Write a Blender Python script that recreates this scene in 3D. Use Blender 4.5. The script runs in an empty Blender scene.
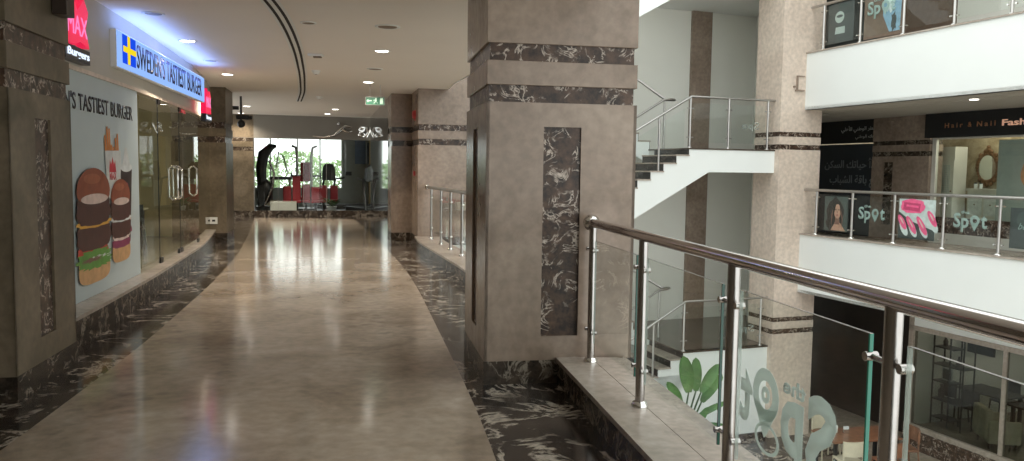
import bpy, bmesh, math, random
from mathutils import Vector, Matrix
random.seed(7)
R = math.radians
SC = bpy.context.scene
COL = SC.collection

# ------------------------------------------------------------------ materials
def newmat(name):
    m = bpy.data.materials.new(name); m.use_nodes = True
    nt = m.node_tree; nt.nodes.clear()
    out = nt.nodes.new('ShaderNodeOutputMaterial')
    return m, nt, out
def N(nt, t, **kw):
    n = nt.nodes.new(t)
    for k, v in kw.items():
        if k.startswith('i_'): n.inputs[k[2:].replace('_', ' ')].default_value = v
        else: setattr(n, k, v)
    return n
def c4(c): return (c[0], c[1], c[2], 1)
def plain(name, col, rough=.5, metal=0, emit=0, ecol=None, var=.06, scale=6, coat=0):
    m, nt, out = newmat(name)
    b = N(nt, 'ShaderNodeBsdfPrincipled')
    b.inputs['Roughness'].default_value = rough; b.inputs['Metallic'].default_value = metal
    b.inputs['Coat Weight'].default_value = coat
    tc = N(nt, 'ShaderNodeTexCoord'); nz = N(nt, 'ShaderNodeTexNoise'); nz.inputs['Scale'].default_value = scale
    nz.inputs['Detail'].default_value = 3
    nt.links.new(tc.outputs['Object'], nz.inputs['Vector'])
    r = N(nt, 'ShaderNodeValToRGB')
    r.color_ramp.elements[0].position = .3; r.color_ramp.elements[1].position = .7
    r.color_ramp.elements[0].color = c4([x*(1-var) for x in col]); r.color_ramp.elements[1].color = c4([min(1, x*(1+var)) for x in col])
    nt.links.new(nz.outputs['Fac'], r.inputs['Fac']); nt.links.new(r.outputs['Color'], b.inputs['Base Color'])
    if emit:
        b.inputs['Emission Color'].default_value = c4(ecol or col); b.inputs['Emission Strength'].default_value = emit
    nt.links.new(b.outputs[0], out.inputs[0])
    return m
def stone(name, c1, c2, c3, scale=1.6, rough=.3, spec=.5, brick=None, patches=False):
    m, nt, out = newmat(name)
    b = N(nt, 'ShaderNodeBsdfPrincipled'); b.inputs['Roughness'].default_value = rough
    b.inputs['Specular IOR Level'].default_value = spec
    tc = N(nt, 'ShaderNodeTexCoord')
    n1 = N(nt, 'ShaderNodeTexNoise'); n1.inputs['Scale'].default_value = scale; n1.inputs['Detail'].default_value = 8; n1.inputs['Roughness'].default_value = .6; n1.inputs['Distortion'].default_value = .6
    nt.links.new(tc.outputs['Object'], n1.inputs['Vector'])
    r = N(nt, 'ShaderNodeValToRGB'); e = r.color_ramp.elements
    e[0].position = .34; e[0].color = c4(c1); e[1].position = .68; e[1].color = c4(c3)
    x = e.new(.5); x.color = c4(c2)
    nt.links.new(n1.outputs['Fac'], r.inputs['Fac'])
    n2 = N(nt, 'ShaderNodeTexNoise'); n2.inputs['Scale'].default_value = scale*9; n2.inputs['Detail'].default_value = 5
    nt.links.new(tc.outputs['Object'], n2.inputs['Vector'])
    mr = N(nt, 'ShaderNodeMapRange'); mr.inputs['From Min'].default_value = .35; mr.inputs['From Max'].default_value = .65; mr.inputs['To Min'].default_value = .86; mr.inputs['To Max'].default_value = 1.08
    nt.links.new(n2.outputs['Fac'], mr.inputs['Value'])
    vm = N(nt, 'ShaderNodeVectorMath', operation='SCALE'); nt.links.new(r.outputs['Color'], vm.inputs[0]); nt.links.new(mr.outputs[0], vm.inputs['Scale'])
    last = vm.outputs[0]
    if patches:
        vo = N(nt, 'ShaderNodeTexVoronoi'); vo.inputs['Scale'].default_value = 5.5; vo.inputs['Randomness'].default_value = 1
        ad = N(nt, 'ShaderNodeVectorMath', operation='ADD'); nt.links.new(tc.outputs['Object'], ad.inputs[0]); s3 = N(nt, 'ShaderNodeVectorMath', operation='SCALE'); s3.inputs['Scale'].default_value = .35; nt.links.new(n1.outputs['Color'], s3.inputs[0]); nt.links.new(s3.outputs[0], ad.inputs[1]); nt.links.new(ad.outputs[0], vo.inputs['Vector'])
        m5 = N(nt, 'ShaderNodeMapRange'); m5.inputs['From Min'].default_value = .18; m5.inputs['From Max'].default_value = .34; m5.inputs['To Min'].default_value = .84; m5.inputs['To Max'].default_value = 1.04; nt.links.new(vo.outputs['Distance'], m5.inputs['Value'])
        n7 = N(nt, 'ShaderNodeTexNoise'); n7.inputs['Scale'].default_value = .5; nt.links.new(tc.outputs['Object'], n7.inputs['Vector'])
        m7 = N(nt, 'ShaderNodeMapRange'); m7.inputs['From Min'].default_value = .42; m7.inputs['From Max'].default_value = .58; m7.clamp = True; nt.links.new(n7.outputs['Fac'], m7.inputs['Value'])
        mm = N(nt, 'ShaderNodeMix', data_type='FLOAT'); nt.links.new(m7.outputs[0], mm.inputs['Factor']); mm.inputs['A'].default_value = 1; nt.links.new(m5.outputs[0], mm.inputs['B'])
        v5 = N(nt, 'ShaderNodeVectorMath', operation='SCALE'); nt.links.new(last, v5.inputs[0]); nt.links.new(mm.outputs['Result'], v5.inputs['Scale']); last = v5.outputs[0]
    if brick:
        mp = N(nt, 'ShaderNodeMapping'); mp.inputs['Rotation'].default_value = (0, 0, R(brick[2])); nt.links.new(tc.outputs['Object'], mp.inputs['Vector'])
        bt = N(nt, 'ShaderNodeTexBrick'); bt.inputs['Scale'].default_value = 1; bt.inputs['Brick Width'].default_value = brick[0]; bt.inputs['Row Height'].default_value = brick[1]
        bt.inputs['Mortar Size'].default_value = .006; bt.inputs['Color1'].default_value = (1, 1, 1, 1); bt.inputs['Color2'].default_value = (.86, .86, .87, 1); bt.inputs['Mortar'].default_value = (.72, .7, .68, 1)
        nt.links.new(mp.outputs[0], bt.inputs['Vector'])
        mul = N(nt, 'ShaderNodeVectorMath', operation='MULTIPLY'); nt.links.new(last, mul.inputs[0]); nt.links.new(bt.outputs['Color'], mul.inputs[1]); last = mul.outputs[0]
    nt.links.new(last, b.inputs['Base Color'])
    nt.links.new(b.outputs[0], out.inputs[0])
    return m
def dark_marble(name, scale=2.2, rough=.12, vein=.55, lo=(.012, .009, .008), hi=(.06, .04, .03), width=.02, white=(.55, .5, .45), spec=.5):
    m, nt, out = newmat(name)
    b = N(nt, 'ShaderNodeBsdfPrincipled'); b.inputs['Roughness'].default_value = rough; b.inputs['Specular IOR Level'].default_value = spec
    tc = N(nt, 'ShaderNodeTexCoord')
    n1 = N(nt, 'ShaderNodeTexNoise'); n1.inputs['Scale'].default_value = scale*1.7; n1.inputs['Detail'].default_value = 9; n1.inputs['Roughness'].default_value = .7
    nt.links.new(tc.outputs['Object'], n1.inputs['Vector'])
    r = N(nt, 'ShaderNodeValToRGB'); e = r.color_ramp.elements
    e[0].position = .38; e[0].color = c4(lo); e[1].position = .68; e[1].color = c4(hi)
    nt.links.new(n1.outputs['Fac'], r.inputs['Fac'])
    n2 = N(nt, 'ShaderNodeTexNoise'); n2.inputs['Scale'].default_value = scale; n2.inputs['Detail'].default_value = 6; n2.inputs['Roughness'].default_value = .62; n2.inputs['Distortion'].default_value = 1.4
    nt.links.new(tc.outputs['Object'], n2.inputs['Vector'])
    s = N(nt, 'ShaderNodeMath', operation='SUBTRACT'); s.inputs[1].default_value = .5; nt.links.new(n2.outputs['Fac'], s.inputs[0])
    a = N(nt, 'ShaderNodeMath', operation='ABSOLUTE'); nt.links.new(s.outputs[0], a.inputs[0])
    mr = N(nt, 'ShaderNodeMapRange'); mr.inputs['From Min'].default_value = 0; mr.inputs['From Max'].default_value = width; mr.inputs['To Min'].default_value = 1; mr.inputs['To Max'].default_value = 0
    nt.links.new(a.outputs[0], mr.inputs['Value'])
    n3 = N(nt, 'ShaderNodeTexNoise'); n3.inputs['Scale'].default_value = scale*1.3; n3.inputs['Detail'].default_value = 3
    mp = N(nt, 'ShaderNodeMapping'); mp.inputs['Location'].default_value = (5, 3, 1); nt.links.new(tc.outputs['Object'], mp.inputs[0]); nt.links.new(mp.outputs[0], n3.inputs['Vector'])
    m3 = N(nt, 'ShaderNodeMapRange'); m3.inputs['From Min'].default_value = .43; m3.inputs['From Max'].default_value = .54; m3.inputs['To Max'].default_value = vein
    nt.links.new(n3.outputs['Fac'], m3.inputs['Value'])
    mu = N(nt, 'ShaderNodeMath', operation='MULTIPLY'); nt.links.new(mr.outputs[0], mu.inputs[0]); nt.links.new(m3.outputs[0], mu.inputs[1])
    mx = N(nt, 'ShaderNodeMix', data_type='RGBA'); nt.links.new(mu.outputs[0], mx.inputs['Factor']); nt.links.new(r.outputs['Color'], mx.inputs['A']); mx.inputs['B'].default_value = c4(white)
    nt.links.new(mx.outputs['Result'], b.inputs['Base Color']); nt.links.new(b.outputs[0], out.inputs[0])
    return m
def glass(name, tint=(.965, .985, .975), refl=1.0, rough=0.0, opac=0, ocol=(.5, .6, .58), ior=1.5):
    m, nt, out = newmat(name)
    t = N(nt, 'ShaderNodeBsdfTransparent'); t.inputs[0].default_value = c4(tint)
    g = N(nt, 'ShaderNodeBsdfGlossy'); g.inputs['Roughness'].default_value = rough; g.inputs['Color'].default_value = (refl, refl, refl, 1)
    f = N(nt, 'ShaderNodeFresnel'); f.inputs['IOR'].default_value = ior
    ge = N(nt, 'ShaderNodeNewGeometry'); sb = N(nt, 'ShaderNodeMath', operation='SUBTRACT'); sb.inputs[0].default_value = 1; nt.links.new(ge.outputs['Backfacing'], sb.inputs[1])
    ml = N(nt, 'ShaderNodeMath', operation='MULTIPLY'); nt.links.new(f.outputs[0], ml.inputs[0]); nt.links.new(sb.outputs[0], ml.inputs[1])
    mx = N(nt, 'ShaderNodeMixShader'); nt.links.new(ml.outputs[0], mx.inputs[0]); nt.links.new(t.outputs[0], mx.inputs[1]); nt.links.new(g.outputs[0], mx.inputs[2])
    last = mx
    if opac:
        d = N(nt, 'ShaderNodeBsdfDiffuse'); d.inputs[0].default_value = c4(ocol)
        m2 = N(nt, 'ShaderNodeMixShader'); m2.inputs[0].default_value = opac; nt.links.new(last.outputs[0], m2.inputs[1]); nt.links.new(d.outputs[0], m2.inputs[2]); last = m2
    nt.links.new(last.outputs[0], out.inputs[0])
    return m
def emis(name, col, s):
    m, nt, out = newmat(name); e = N(nt, 'ShaderNodeEmission'); e.inputs[0].default_value = c4(col); e.inputs[1].default_value = s
    nt.links.new(e.outputs[0], out.inputs[0]); return m

MT = {}
MT['floor'] = stone('beige_marble_floor', (.28, .22, .165), (.39, .32, .25), (.49, .415, .335), 1.3, .12, .5, patches=True)
MT['border'] = dark_marble('dark_marble_floor', 1.9, .13, 1.0, width=.04, lo=(.012, .009, .008), hi=(.07, .052, .04), white=(.48, .42, .35), spec=.35)
MT['emper'] = dark_marble('dark_emperador_marble', 6.5, .3, 1.0, lo=(.018, .011, .008), hi=(.11, .062, .04), width=.035, white=(.55, .47, .40), spec=.3)
MT['emperbase'] = dark_marble('dark_marble_base', 4.2, .25, .9, lo=(.015, .011, .008), hi=(.085, .06, .042), width=.04, white=(.30, .255, .205), spec=.35)
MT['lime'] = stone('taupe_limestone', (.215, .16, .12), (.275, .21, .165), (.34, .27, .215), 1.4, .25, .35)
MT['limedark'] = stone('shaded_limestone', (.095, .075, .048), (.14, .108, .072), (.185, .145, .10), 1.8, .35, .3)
MT['limelight'] = stone('pale_limestone', (.60, .495, .415), (.65, .545, .46), (.69, .59, .50), 1.3, .35, .4)
MT['kerbstone'] = stone('cream_marble', (.33, .28, .235), (.39, .335, .285), (.45, .39, .34), 2, .25, .4)
MT['white'] = plain('white_paint', (.80, .825, .81), .6, var=.015, scale=1)
MT['offwhite'] = plain('pale_wall_paint', (.80, .80, .74), .7, var=.02, scale=1)
MT['ceil'] = plain('ceiling_paint', (.86, .82, .765), .8, var=.015, scale=1)
MT['steel'] = plain('brushed_steel', (.47, .455, .44), .3, 1, var=.05, scale=20)
MT['steeldark'] = plain('dark_polished_steel', (.34, .29, .27), .2, 1, var=.08, scale=14)
MT['steelpost'] = plain('dim_steel', (.40, .375, .36), .24, 1, var=.06, scale=14)
MT['steelrail'] = plain('polished_rail_steel', (.60, .56, .55), .13, 1, var=.04, scale=14)
MT['chrome'] = plain('chrome', (.75, .74, .72), .1, 1, var=.02)
MT['glass'] = glass('clear_glass')
MT['shopglass'] = glass('shop_glass', (.92, .95, .91), .95)
MT['darkglass'] = glass('dim_shop_glass', (.60, .62, .59), .8)
MT['edge'] = plain('green_glass_edge', (.01, .07, .045), .1, var=.1)
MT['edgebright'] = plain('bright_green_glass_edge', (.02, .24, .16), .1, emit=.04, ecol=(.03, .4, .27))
MT['frost'] = plain('frosted_vinyl', (.40, .47, .45), .6, var=.03)
MT['frostlight'] = plain('pale_frosted_vinyl', (.55, .66, .63), .6, var=.03)
MT['black'] = plain('black_plastic', (.012, .012, .013), .35)
MT['blackm'] = plain('matte_black', (.01, .01, .01), .8)
MT['navy'] = plain('dark_navy_print', (.012, .02, .03), .35, var=.1, scale=2)
MT['brownblack'] = plain('dim_brown_shutter', (.03, .022, .017), .4, var=.5, scale=1.5)
MT['greyprint'] = plain('grey_lettering', (.17, .19, .205), .5)
MT['whiteprint'] = plain('white_lettering', (.45, .46, .46), .5)
MT['copper'] = plain('copper_lettering', (.42, .20, .10), .35, .6)
MT['copperlit'] = plain('lit_copper_lettering', (.8, .45, .3), .35, .2, emit=.35, ecol=(.9, .5, .35))
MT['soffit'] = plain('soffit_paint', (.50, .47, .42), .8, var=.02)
MT['red'] = plain('red_paint', (.42, .015, .02), .4)
MT['redpad'] = plain('red_vinyl_pad', (.30, .02, .03), .45)
MT['darkred'] = plain('dull_red_paint', (.2, .02, .02), .5)
MT['socket'] = plain('white_plastic', (.75, .75, .72), .35, var=.01)
MT['wood'] = plain('brown_wood', (.22, .10, .055), .35, var=.25, scale=9)
MT['darkwood'] = plain('dark_wood', (.035, .022, .016), .4, var=.2)
MT['cream'] = plain('cream_fabric', (.55, .50, .38), .8, var=.08)
MT['creamcab'] = plain('cream_cabinet_paint', (.62, .60, .54), .5, var=.03)
MT['tan'] = plain('tan_wall', (.48, .34, .16), .6)
MT['goldwall'] = stone('patterned_gold_wallpaper', (.30, .24, .15), (.42, .35, .24), (.52, .45, .33), 3.5, .6, .3)
MT['bronze'] = plain('carved_bronze', (.16, .085, .04), .4, .3, var=.4, scale=30)
MT['mirror'] = plain('mirror_silver', (.62, .64, .58), .05, 1, var=.01)
MT['tread'] = dark_marble('black_stair_marble', 2, .15, .2, lo=(.008, .007, .008), hi=(.02, .018, .02))
MT['landing'] = stone('brown_landing_marble', (.06, .045, .035), (.085, .065, .052), (.11, .09, .07), 2, .15, .5)
MT['leaf'] = plain('banana_leaf', (.07, .17, .045), .4, var=.35, scale=4)
MT['leafdark'] = plain('dark_leaf', (.03, .09, .025), .5, var=.3, scale=4)
MT['hedge'] = plain('sunlit_foliage', (.36, .50, .26), .8, var=.3, scale=3)
MT['pot'] = plain('dark_pot', (.05, .04, .035), .5)
MT['soil'] = plain('potting_soil', (.03, .02, .015), .9)
MT['gfloor'] = stone('ground_beige_marble', (.33, .28, .22), (.42, .36, .29), (.5, .44, .36), 1.2, .2, .5)
MT['gymfloor'] = plain('gym_rubber_floor', (.05, .05, .055), .5)
MT['header'] = plain('grey_gym_header', (.22, .205, .18), .25, var=.05, scale=1)
MT['gymwall'] = plain('gym_grey_wall', (.38, .42, .42), .7)
MT['bluep'] = plain('blue_panel', (.16, .24, .40), .5)
MT['fasciawhite'] = plain('shop_fascia_paint', (.55, .52, .46), .6, var=.02)
MT['bannerbg'] = plain('banner_vinyl', (.52, .60, .62), .45, var=.04, scale=1.5)
MT['shopwall'] = plain('amber_shop_wall', (.40, .36, .23), .7, var=.15, scale=2)
MT['shopfloor'] = plain('shop_tile_floor', (.20, .19, .15), .25, var=.1)
MT['signlit'] = emis('sign_backlight', (.30, .50, 1.0), 1.05)
MT['signblue'] = emis('flag_blue', (.01, .07, .75), 1.1)
MT['signyellow'] = emis('flag_yellow', (1, .75, .02), .95)
MT['signink'] = plain('navy_sign_ink', (.008, .01, .06), .5)
MT['redlit'] = plain('illuminated_red_acrylic', (.55, .0, .05), .3, emit=.75, ecol=(.95, .01, .08))
MT['pinklit'] = emis('pink_sparkle', (1, .25, .55), 1.1)
MT['whitelit'] = emis('white_lit_letters', (.75, .85, 1), 1.3)
MT['lamp'] = emis('downlight_glow', (1, .93, .82), 14)
MT['lampoff'] = plain('unlit_downlight', (.22, .17, .13), .5)
MT['exitgreen'] = plain('exit_sign_green', (.0, .055, .03), .4, emit=.01, ecol=(0, .5, .3))
MT['exitwhite'] = plain('exit_sign_white', (.32, .45, .38), .4, emit=.04, ecol=(.6, .9, .75))
MT['screen'] = plain('tv_screen', (.02, .035, .05), .12)
for k, c in {'bun': (.27, .065, .028), 'bunhi': (.36, .11, .05), 'bunlight': (.62, .36, .17), 'patty': (.075, .022, .017), 'cheese': (.72, .38, .05), 'lettuce': (.12, .32, .05),
             'tomato': (.50, .05, .03), 'onion': (.70, .55, .50), 'purple': (.25, .03, .10), 'fry': (.65, .24, .06), 'cup': (.62, .64, .63), 'maxred': (.55, .02, .04), 'cola': (.035, .02, .02),
             'paperwhite': (.66, .69, .69), 'ink': (.02, .02, .025), 'skin': (.50, .28, .20), 'skindark': (.20, .10, .075), 'hair': (.02, .015, .013), 'pink': (.85, .12, .28), 'pinkdark': (.55, .05, .15),
             'portraitbg': (.075, .095, .09), 'lips': (.30, .05, .05), 'pale': (.60, .66, .66), 'charcoal': (.055, .065, .065), 'orange': (.60, .25, .12), 'bluephoto': (.22, .36, .48), 'brownpanel': (.16, .11, .08)}.items():
    MT[k] = plain('print_' + k if k not in ('skin', 'hair') else 'print_' + k + '_tone', c, .5, var=.14, scale=11)
def frosted(name, col, opac):
    m, nt, out = newmat(name)
    d = N(nt, 'ShaderNodeBsdfDiffuse'); d.inputs[0].default_value = c4(col); tr = N(nt, 'ShaderNodeBsdfTranslucent'); tr.inputs[0].default_value = c4(col)
    a = N(nt, 'ShaderNodeAddShader'); nt.links.new(d.outputs[0], a.inputs[0]); nt.links.new(tr.outputs[0], a.inputs[1])
    t = N(nt, 'ShaderNodeBsdfTransparent'); mx = N(nt, 'ShaderNodeMixShader'); mx.inputs[0].default_value = opac
    nt.links.new(t.outputs[0], mx.inputs[1]); nt.links.new(a.outputs[0], mx.inputs[2]); nt.links.new(mx.outputs[0], out.inputs[0]); return m
MT['frost'] = frosted('frosted_vinyl_film', (.37, .40, .385), .93)
MT['frostlight'] = frosted('pale_frosted_film', (.26, .335, .315), .7)
MT['frostfaint'] = frosted('faint_frosted_film', (.30, .34, .32), .35)
# ------------------------------------------------------------------ mesh building
class MB:
    def __init__(s): s.v = []; s.f = []; s.mi = []; s.sm = []; s.cur = 0; s.M = None
    def _add(s, vs, fs, smooth=False):
        o = len(s.v)
        for v in vs:
            v = Vector(v)
            if s.M is not None: v = s.M @ v
            s.v.append(v)
        for f in fs: s.f.append([i+o for i in f]); s.mi.append(s.cur); s.sm.append(smooth)
        return s
    def box(s, x0, x1, y0, y1, z0, z1):
        if x0 > x1: x0, x1 = x1, x0
        if y0 > y1: y0, y1 = y1, y0
        if z0 > z1: z0, z1 = z1, z0
        vs = [(x, y, z) for x in (x0, x1) for y in (y0, y1) for z in (z0, z1)]
        return s._add(vs, [(0, 1, 3, 2), (4, 6, 7, 5), (0, 4, 5, 1), (2, 3, 7, 6), (0, 2, 6, 4), (1, 5, 7, 3)])
    def cyl(s, p, q, r, r2=None, n=14, caps=True):
        p, q = Vector(p), Vector(q); r2 = r if r2 is None else r2
        d = (q-p).normalized(); u = d.orthogonal().normalized(); w = d.cross(u)
        vs = []
        for c, rr in ((p, r), (q, r2)):
            for i in range(n):
                a = 2*math.pi*i/n; vs.append(c+rr*(math.cos(a)*u+math.sin(a)*w))
        s._add(vs, [(i, (i+1) % n, n+(i+1) % n, n+i) for i in range(n)], True)
        if caps: s._add(vs[:n], [tuple(range(n))[::-1]]); s._add(vs[n:], [tuple(range(n))])
        return s
    def tube(s, pts, r, n=12):
        pts = [Vector(p) for p in pts]; L = len(pts); vs = []
        u = None
        for k, p in enumerate(pts):
            rr = r[k] if isinstance(r, (list, tuple)) else r
            d = (pts[min(k+1, L-1)]-pts[max(k-1, 0)]).normalized()
            u = d.orthogonal().normalized() if u is None else (u-d*u.dot(d)).normalized()
            w = d.cross(u)
            for i in range(n):
                a = 2*math.pi*i/n; vs.append(p+rr*(math.cos(a)*u+math.sin(a)*w))
        fs = [(k*n+i, k*n+(i+1) % n, (k+1)*n+(i+1) % n, (k+1)*n+i) for k in range(L-1) for i in range(n)]
        s._add(vs, fs, True)
        s._add(vs[:n], [tuple(range(n))[::-1]]); s._add(vs[-n:], [tuple(range(n))])
        return s
    def lathe(s, prof, cx=0, cy=0, n=20):
        vs = []
        for r, z in prof:
            for i in range(n):
                a = 2*math.pi*i/n; vs.append((cx+r*math.cos(a), cy+r*math.sin(a), z))
        fs = [(k*n+i, k*n+(i+1) % n, (k+1)*n+(i+1) % n, (k+1)*n+i) for k in range(len(prof)-1) for i in range(n)]
        s._add(vs, fs, True)
        s._add(vs[:n], [tuple(range(n))[::-1]]); s._add(vs[-n:], [tuple(range(n))])
        return s
    def sphere(s, c, rx, ry=None, rz=None, nu=14, nv=9):
        ry = rx if ry is None else ry; rz = rx if rz is None else rz
        vs = []
        for j in range(nv+1):
            t = math.pi*j/nv
            for i in range(nu):
                a = 2*math.pi*i/nu; vs.append((c[0]+rx*math.sin(t)*math.cos(a), c[1]+ry*math.sin(t)*math.sin(a), c[2]-rz*math.cos(t)))
        return s._add(vs, [(j*nu+i, j*nu+(i+1) % nu, (j+1)*nu+(i+1) % nu, (j+1)*nu+i) for j in range(nv) for i in range(nu)], True)
    def prism_xz(s, pts, y0, y1):      # polygon in local x,z extruded along y
        n = len(pts)
        vs = [(p[0], y0, p[1]) for p in pts]+[(p[0], y1, p[1]) for p in pts]
        return s._add(vs, [tuple(range(n)), tuple(range(2*n-1, n-1, -1))]+[(i, n+i, n+(i+1) % n, (i+1) % n) for i in range(n)])
    def prism_xy(s, pts, z0, z1):
        n = len(pts)
        vs = [(p[0], p[1], z0) for p in pts]+[(p[0], p[1], z1) for p in pts]
        return s._add(vs, [tuple(range(n-1, -1, -1)), tuple(range(n, 2*n))]+[(i, (i+1) % n, n+(i+1) % n, n+i) for i in range(n)])
    def build(s, name, mats, parent=None, bevel=0, loc=None, rot=0):
        me = bpy.data.meshes.new(name)
        me.from_pydata([tuple(v) for v in s.v], [], s.f)
        if not isinstance(mats, (list, tuple)): mats = [mats]
        for m in mats: me.materials.append(m)
        me.polygons.foreach_set('material_index', s.mi); me.polygons.foreach_set('use_smooth', s.sm)
        bm = bmesh.new(); bm.from_mesh(me); bmesh.ops.recalc_face_normals(bm, faces=bm.faces); bm.to_mesh(me); bm.free()
        me.update()
        o = bpy.data.objects.new(name, me); COL.objects.link(o)
        if parent: o.parent = parent
        if loc is not None: o.location = loc
        if rot: o.rotation_euler = (0, 0, R(rot))
        if bevel:
            b = o.modifiers.new('b', 'BEVEL'); b.width = bevel; b.segments = 2; b.limit_method = 'ANGLE'; b.angle_limit = R(50)
        return o
def thing(name, label, cat, loc=(0, 0, 0), rot=0, group=None):
    o = bpy.data.objects.new(name, None); COL.objects.link(o); o.location = loc; o.rotation_euler = (0, 0, R(rot)); o.empty_display_size = .1
    o['label'] = label; o['category'] = cat; o['kind'] = 'thing'
    if group: o['group'] = group
    return o
def tag(o, label, cat, group=None, kind='thing'):
    o['label'] = label; o['category'] = cat; o['kind'] = kind
    if group: o['group'] = group
    return o
def struct(o): o['kind'] = 'structure'; return o
def copy_tree(o, parent=None):
    c = o.copy(); COL.objects.link(c); c.parent = parent
    for ch in [x for x in SC.objects if x.parent == o]: copy_tree(ch, c)
    return c
def text(name, s, mat, parent, x0, x1, z0, z1, y=0., mirror=False, bold=0., depth=.002, shear=0):
    """lettering standing in the local xz plane, filling the rectangle x0..x1, z0..z1, facing -y"""
    cu = bpy.data.curves.new(name, 'FONT'); cu.body = s; cu.size = 1; cu.offset = bold; cu.extrude = 0; cu.resolution_u = 3; cu.shear = shear
    t = bpy.data.objects.new(name+'_tmp', cu); COL.objects.link(t)
    dg = bpy.context.evaluated_depsgraph_get(); dg.update()
    me = bpy.data.meshes.new_from_object(t.evaluated_get(dg), depsgraph=dg)
    bpy.data.objects.remove(t); bpy.data.curves.remove(cu)
    if not me.vertices: return None
    xs = [v.co.x for v in me.vertices]; ys = [v.co.y for v in me.vertices]
    ax, bx, ay, by = min(xs), max(xs), min(ys), max(ys)
    for v in me.vertices:
        u = (v.co.x-ax)/(bx-ax); w = (v.co.y-ay)/(by-ay)
        if mirror: u = 1-u
        v.co = (x0+u*(x1-x0), y, z0+w*(z1-z0))
    if depth:
        bm = bmesh.new(); bm.from_mesh(me)
        r = bmesh.ops.extrude_face_region(bm, geom=bm.faces[:])
        for g in r['geom']:
            if isinstance(g, bmesh.types.BMVert): g.co.y -= depth
        bmesh.ops.recalc_face_normals(bm, faces=bm.faces); bm.to_mesh(me); bm.free()
    me.name = name
    me.materials.clear(); me.materials.append(mat)
    o = bpy.data.objects.new(name, me); COL.objects.link(o); o.parent = parent
    return o
def interp(tab, y):
    if y <= tab[0][0]: a, b = tab[0], tab[1]
    elif y >= tab[-1][0]: a, b = tab[-2], tab[-1]
    else:
        for a, b in zip(tab, tab[1:]):
            if a[0] <= y <= b[0]: break
    t = (y-a[0])/(b[0]-a[0]); return a[1]+t*(b[1]-a[1])
def smooth(tab, y, h=.8): return sum(interp(tab, y+k*h/3) for k in range(-3, 4))/7
# ------------------------------------------------------------------ plan of the corridor (metres; camera stands over 0,0)
WALLL = [(-6, -1.85), (5, -3.57), (7.42, -4.01), (9.5, -4.40), (13.2, -5.20), (14.7, -5.62), (16.3, -6.12)]
BORL = [(-6, -1.3), (4.23, -2.74), (5.37, -2.93), (6.81, -3.17), (10.42, -3.93), (14.2, -4.85), (18.44, -6.05), (24, -7.7)]
BORR = [(-6, 1.35), (0, .52), (4.19, -.06), (5.45, -.27), (7.53, -.67), (10.31, -1.20), (12.45, -1.66), (14.74, -2.23), (18, -3.05), (24, -4.7)]
KERB = [(-6, 2.32), (3.73, .68), (5.8, .335), (7, .12), (10.98, -.65), (15.24, -1.80), (16.3, -1.97), (19, -2.7), (26, -4.35)]
Z_CEIL = 3.15
def strip(fa, fb, y0, y1, z, n=70, mb=None, z1=None):
    mb = mb or MB()
    ys = [y0+(y1-y0)*i/n for i in range(n+1)]
    vs = []
    for y in ys: vs += [(fa(y), y, z), (fb(y), y, z if z1 is None else z1)]
    mb._add(vs, [(2*i, 2*i+1, 2*i+3, 2*i+2) for i in range(n)])
    return mb
wl = lambda y: smooth(WALLL, y, .5); bl = lambda y: smooth(BORL, y); br = lambda y: smooth(BORR, y); kb = lambda y: smooth(KERB, y, .4)
m = MB()
strip(bl, br, -6, 24.4, 0, mb=m); m.cur = 1
strip(lambda y: wl(y)-.9 if y < 16.4 else -10.5, bl, -6, 24.4, 0, mb=m); strip(br, lambda y: kb(y)+.4, -6, 24.4, 0, mb=m)
strip(lambda y: -11.5, lambda y: kb(y)+.4, 24.4, 26.6, 0, n=4, mb=m)
struct(m.build('floor', [MT['floor'], MT['border']]))
# slab under the corridor, towards the atrium
m = MB(); strip(lambda y: kb(y)+.52, lambda y: kb(y)+.52, -6, 16.4, .18, z1=-1.05, mb=m); strip(lambda y: kb(y)+.52, lambda y: kb(y)-4, -6, 16.4, -1.05, mb=m)
struct(m.build('trim_1', MT['white']))
# ceiling
m = MB()
strip(lambda y: wl(y)-5, lambda y: kb(y)+.66, -6, 17.5, Z_CEIL, mb=m); strip(lambda y: -12, lambda y: kb(y)+.4, 17.5, 27, Z_CEIL, n=6, mb=m)
struct(m.build('ceiling', MT['ceil']))
m = MB(); strip(lambda y: kb(y)+.66, lambda y: kb(y)+.66, -6, 16.3, Z_CEIL-.02, z1=4.2, mb=m)
struct(m.build('trim_2', MT['white']))
# kerb under the near rail and under the far rail
def kerb(name, y0, y1):
    m = MB(); n = 30; ys = [y0+(y1-y0)*i/n for i in range(n+1)]
    def sec(a, b, z0, z1):
        vs = []
        for y in ys: vs += [(kb(y)+a, y, z0), (kb(y)+b, y, z0), (kb(y)+b, y, z1), (kb(y)+a, y, z1)]
        fs = [(4*i+k, 4*i+(k+1) % 4, 4*i+4+(k+1) % 4, 4*i+4+k) for i in range(n) for k in range(4)]+[(0, 1, 2, 3), (4*n+3, 4*n+2, 4*n+1, 4*n)]
        m._add(vs, fs)
    m.cur = 0; sec(.012, .50, 0, .155)
    m.cur = 1; sec(0, .255, .155, .187); sec(.259, .52, .155, .187)
    return struct(m.build(name, [MT['emperbase'], MT['kerbstone']]))
kerb('trim_3', -6, 5.83); kerb('trim_4', 6.95, 16.25)

struct(MB().box(-9, 1.9, -6.2, -6, 0, 3.15).build('wall_light_blocker', MT['limedark']))  # unseen wall added across the corridor to keep sky light off the pillars
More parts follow.
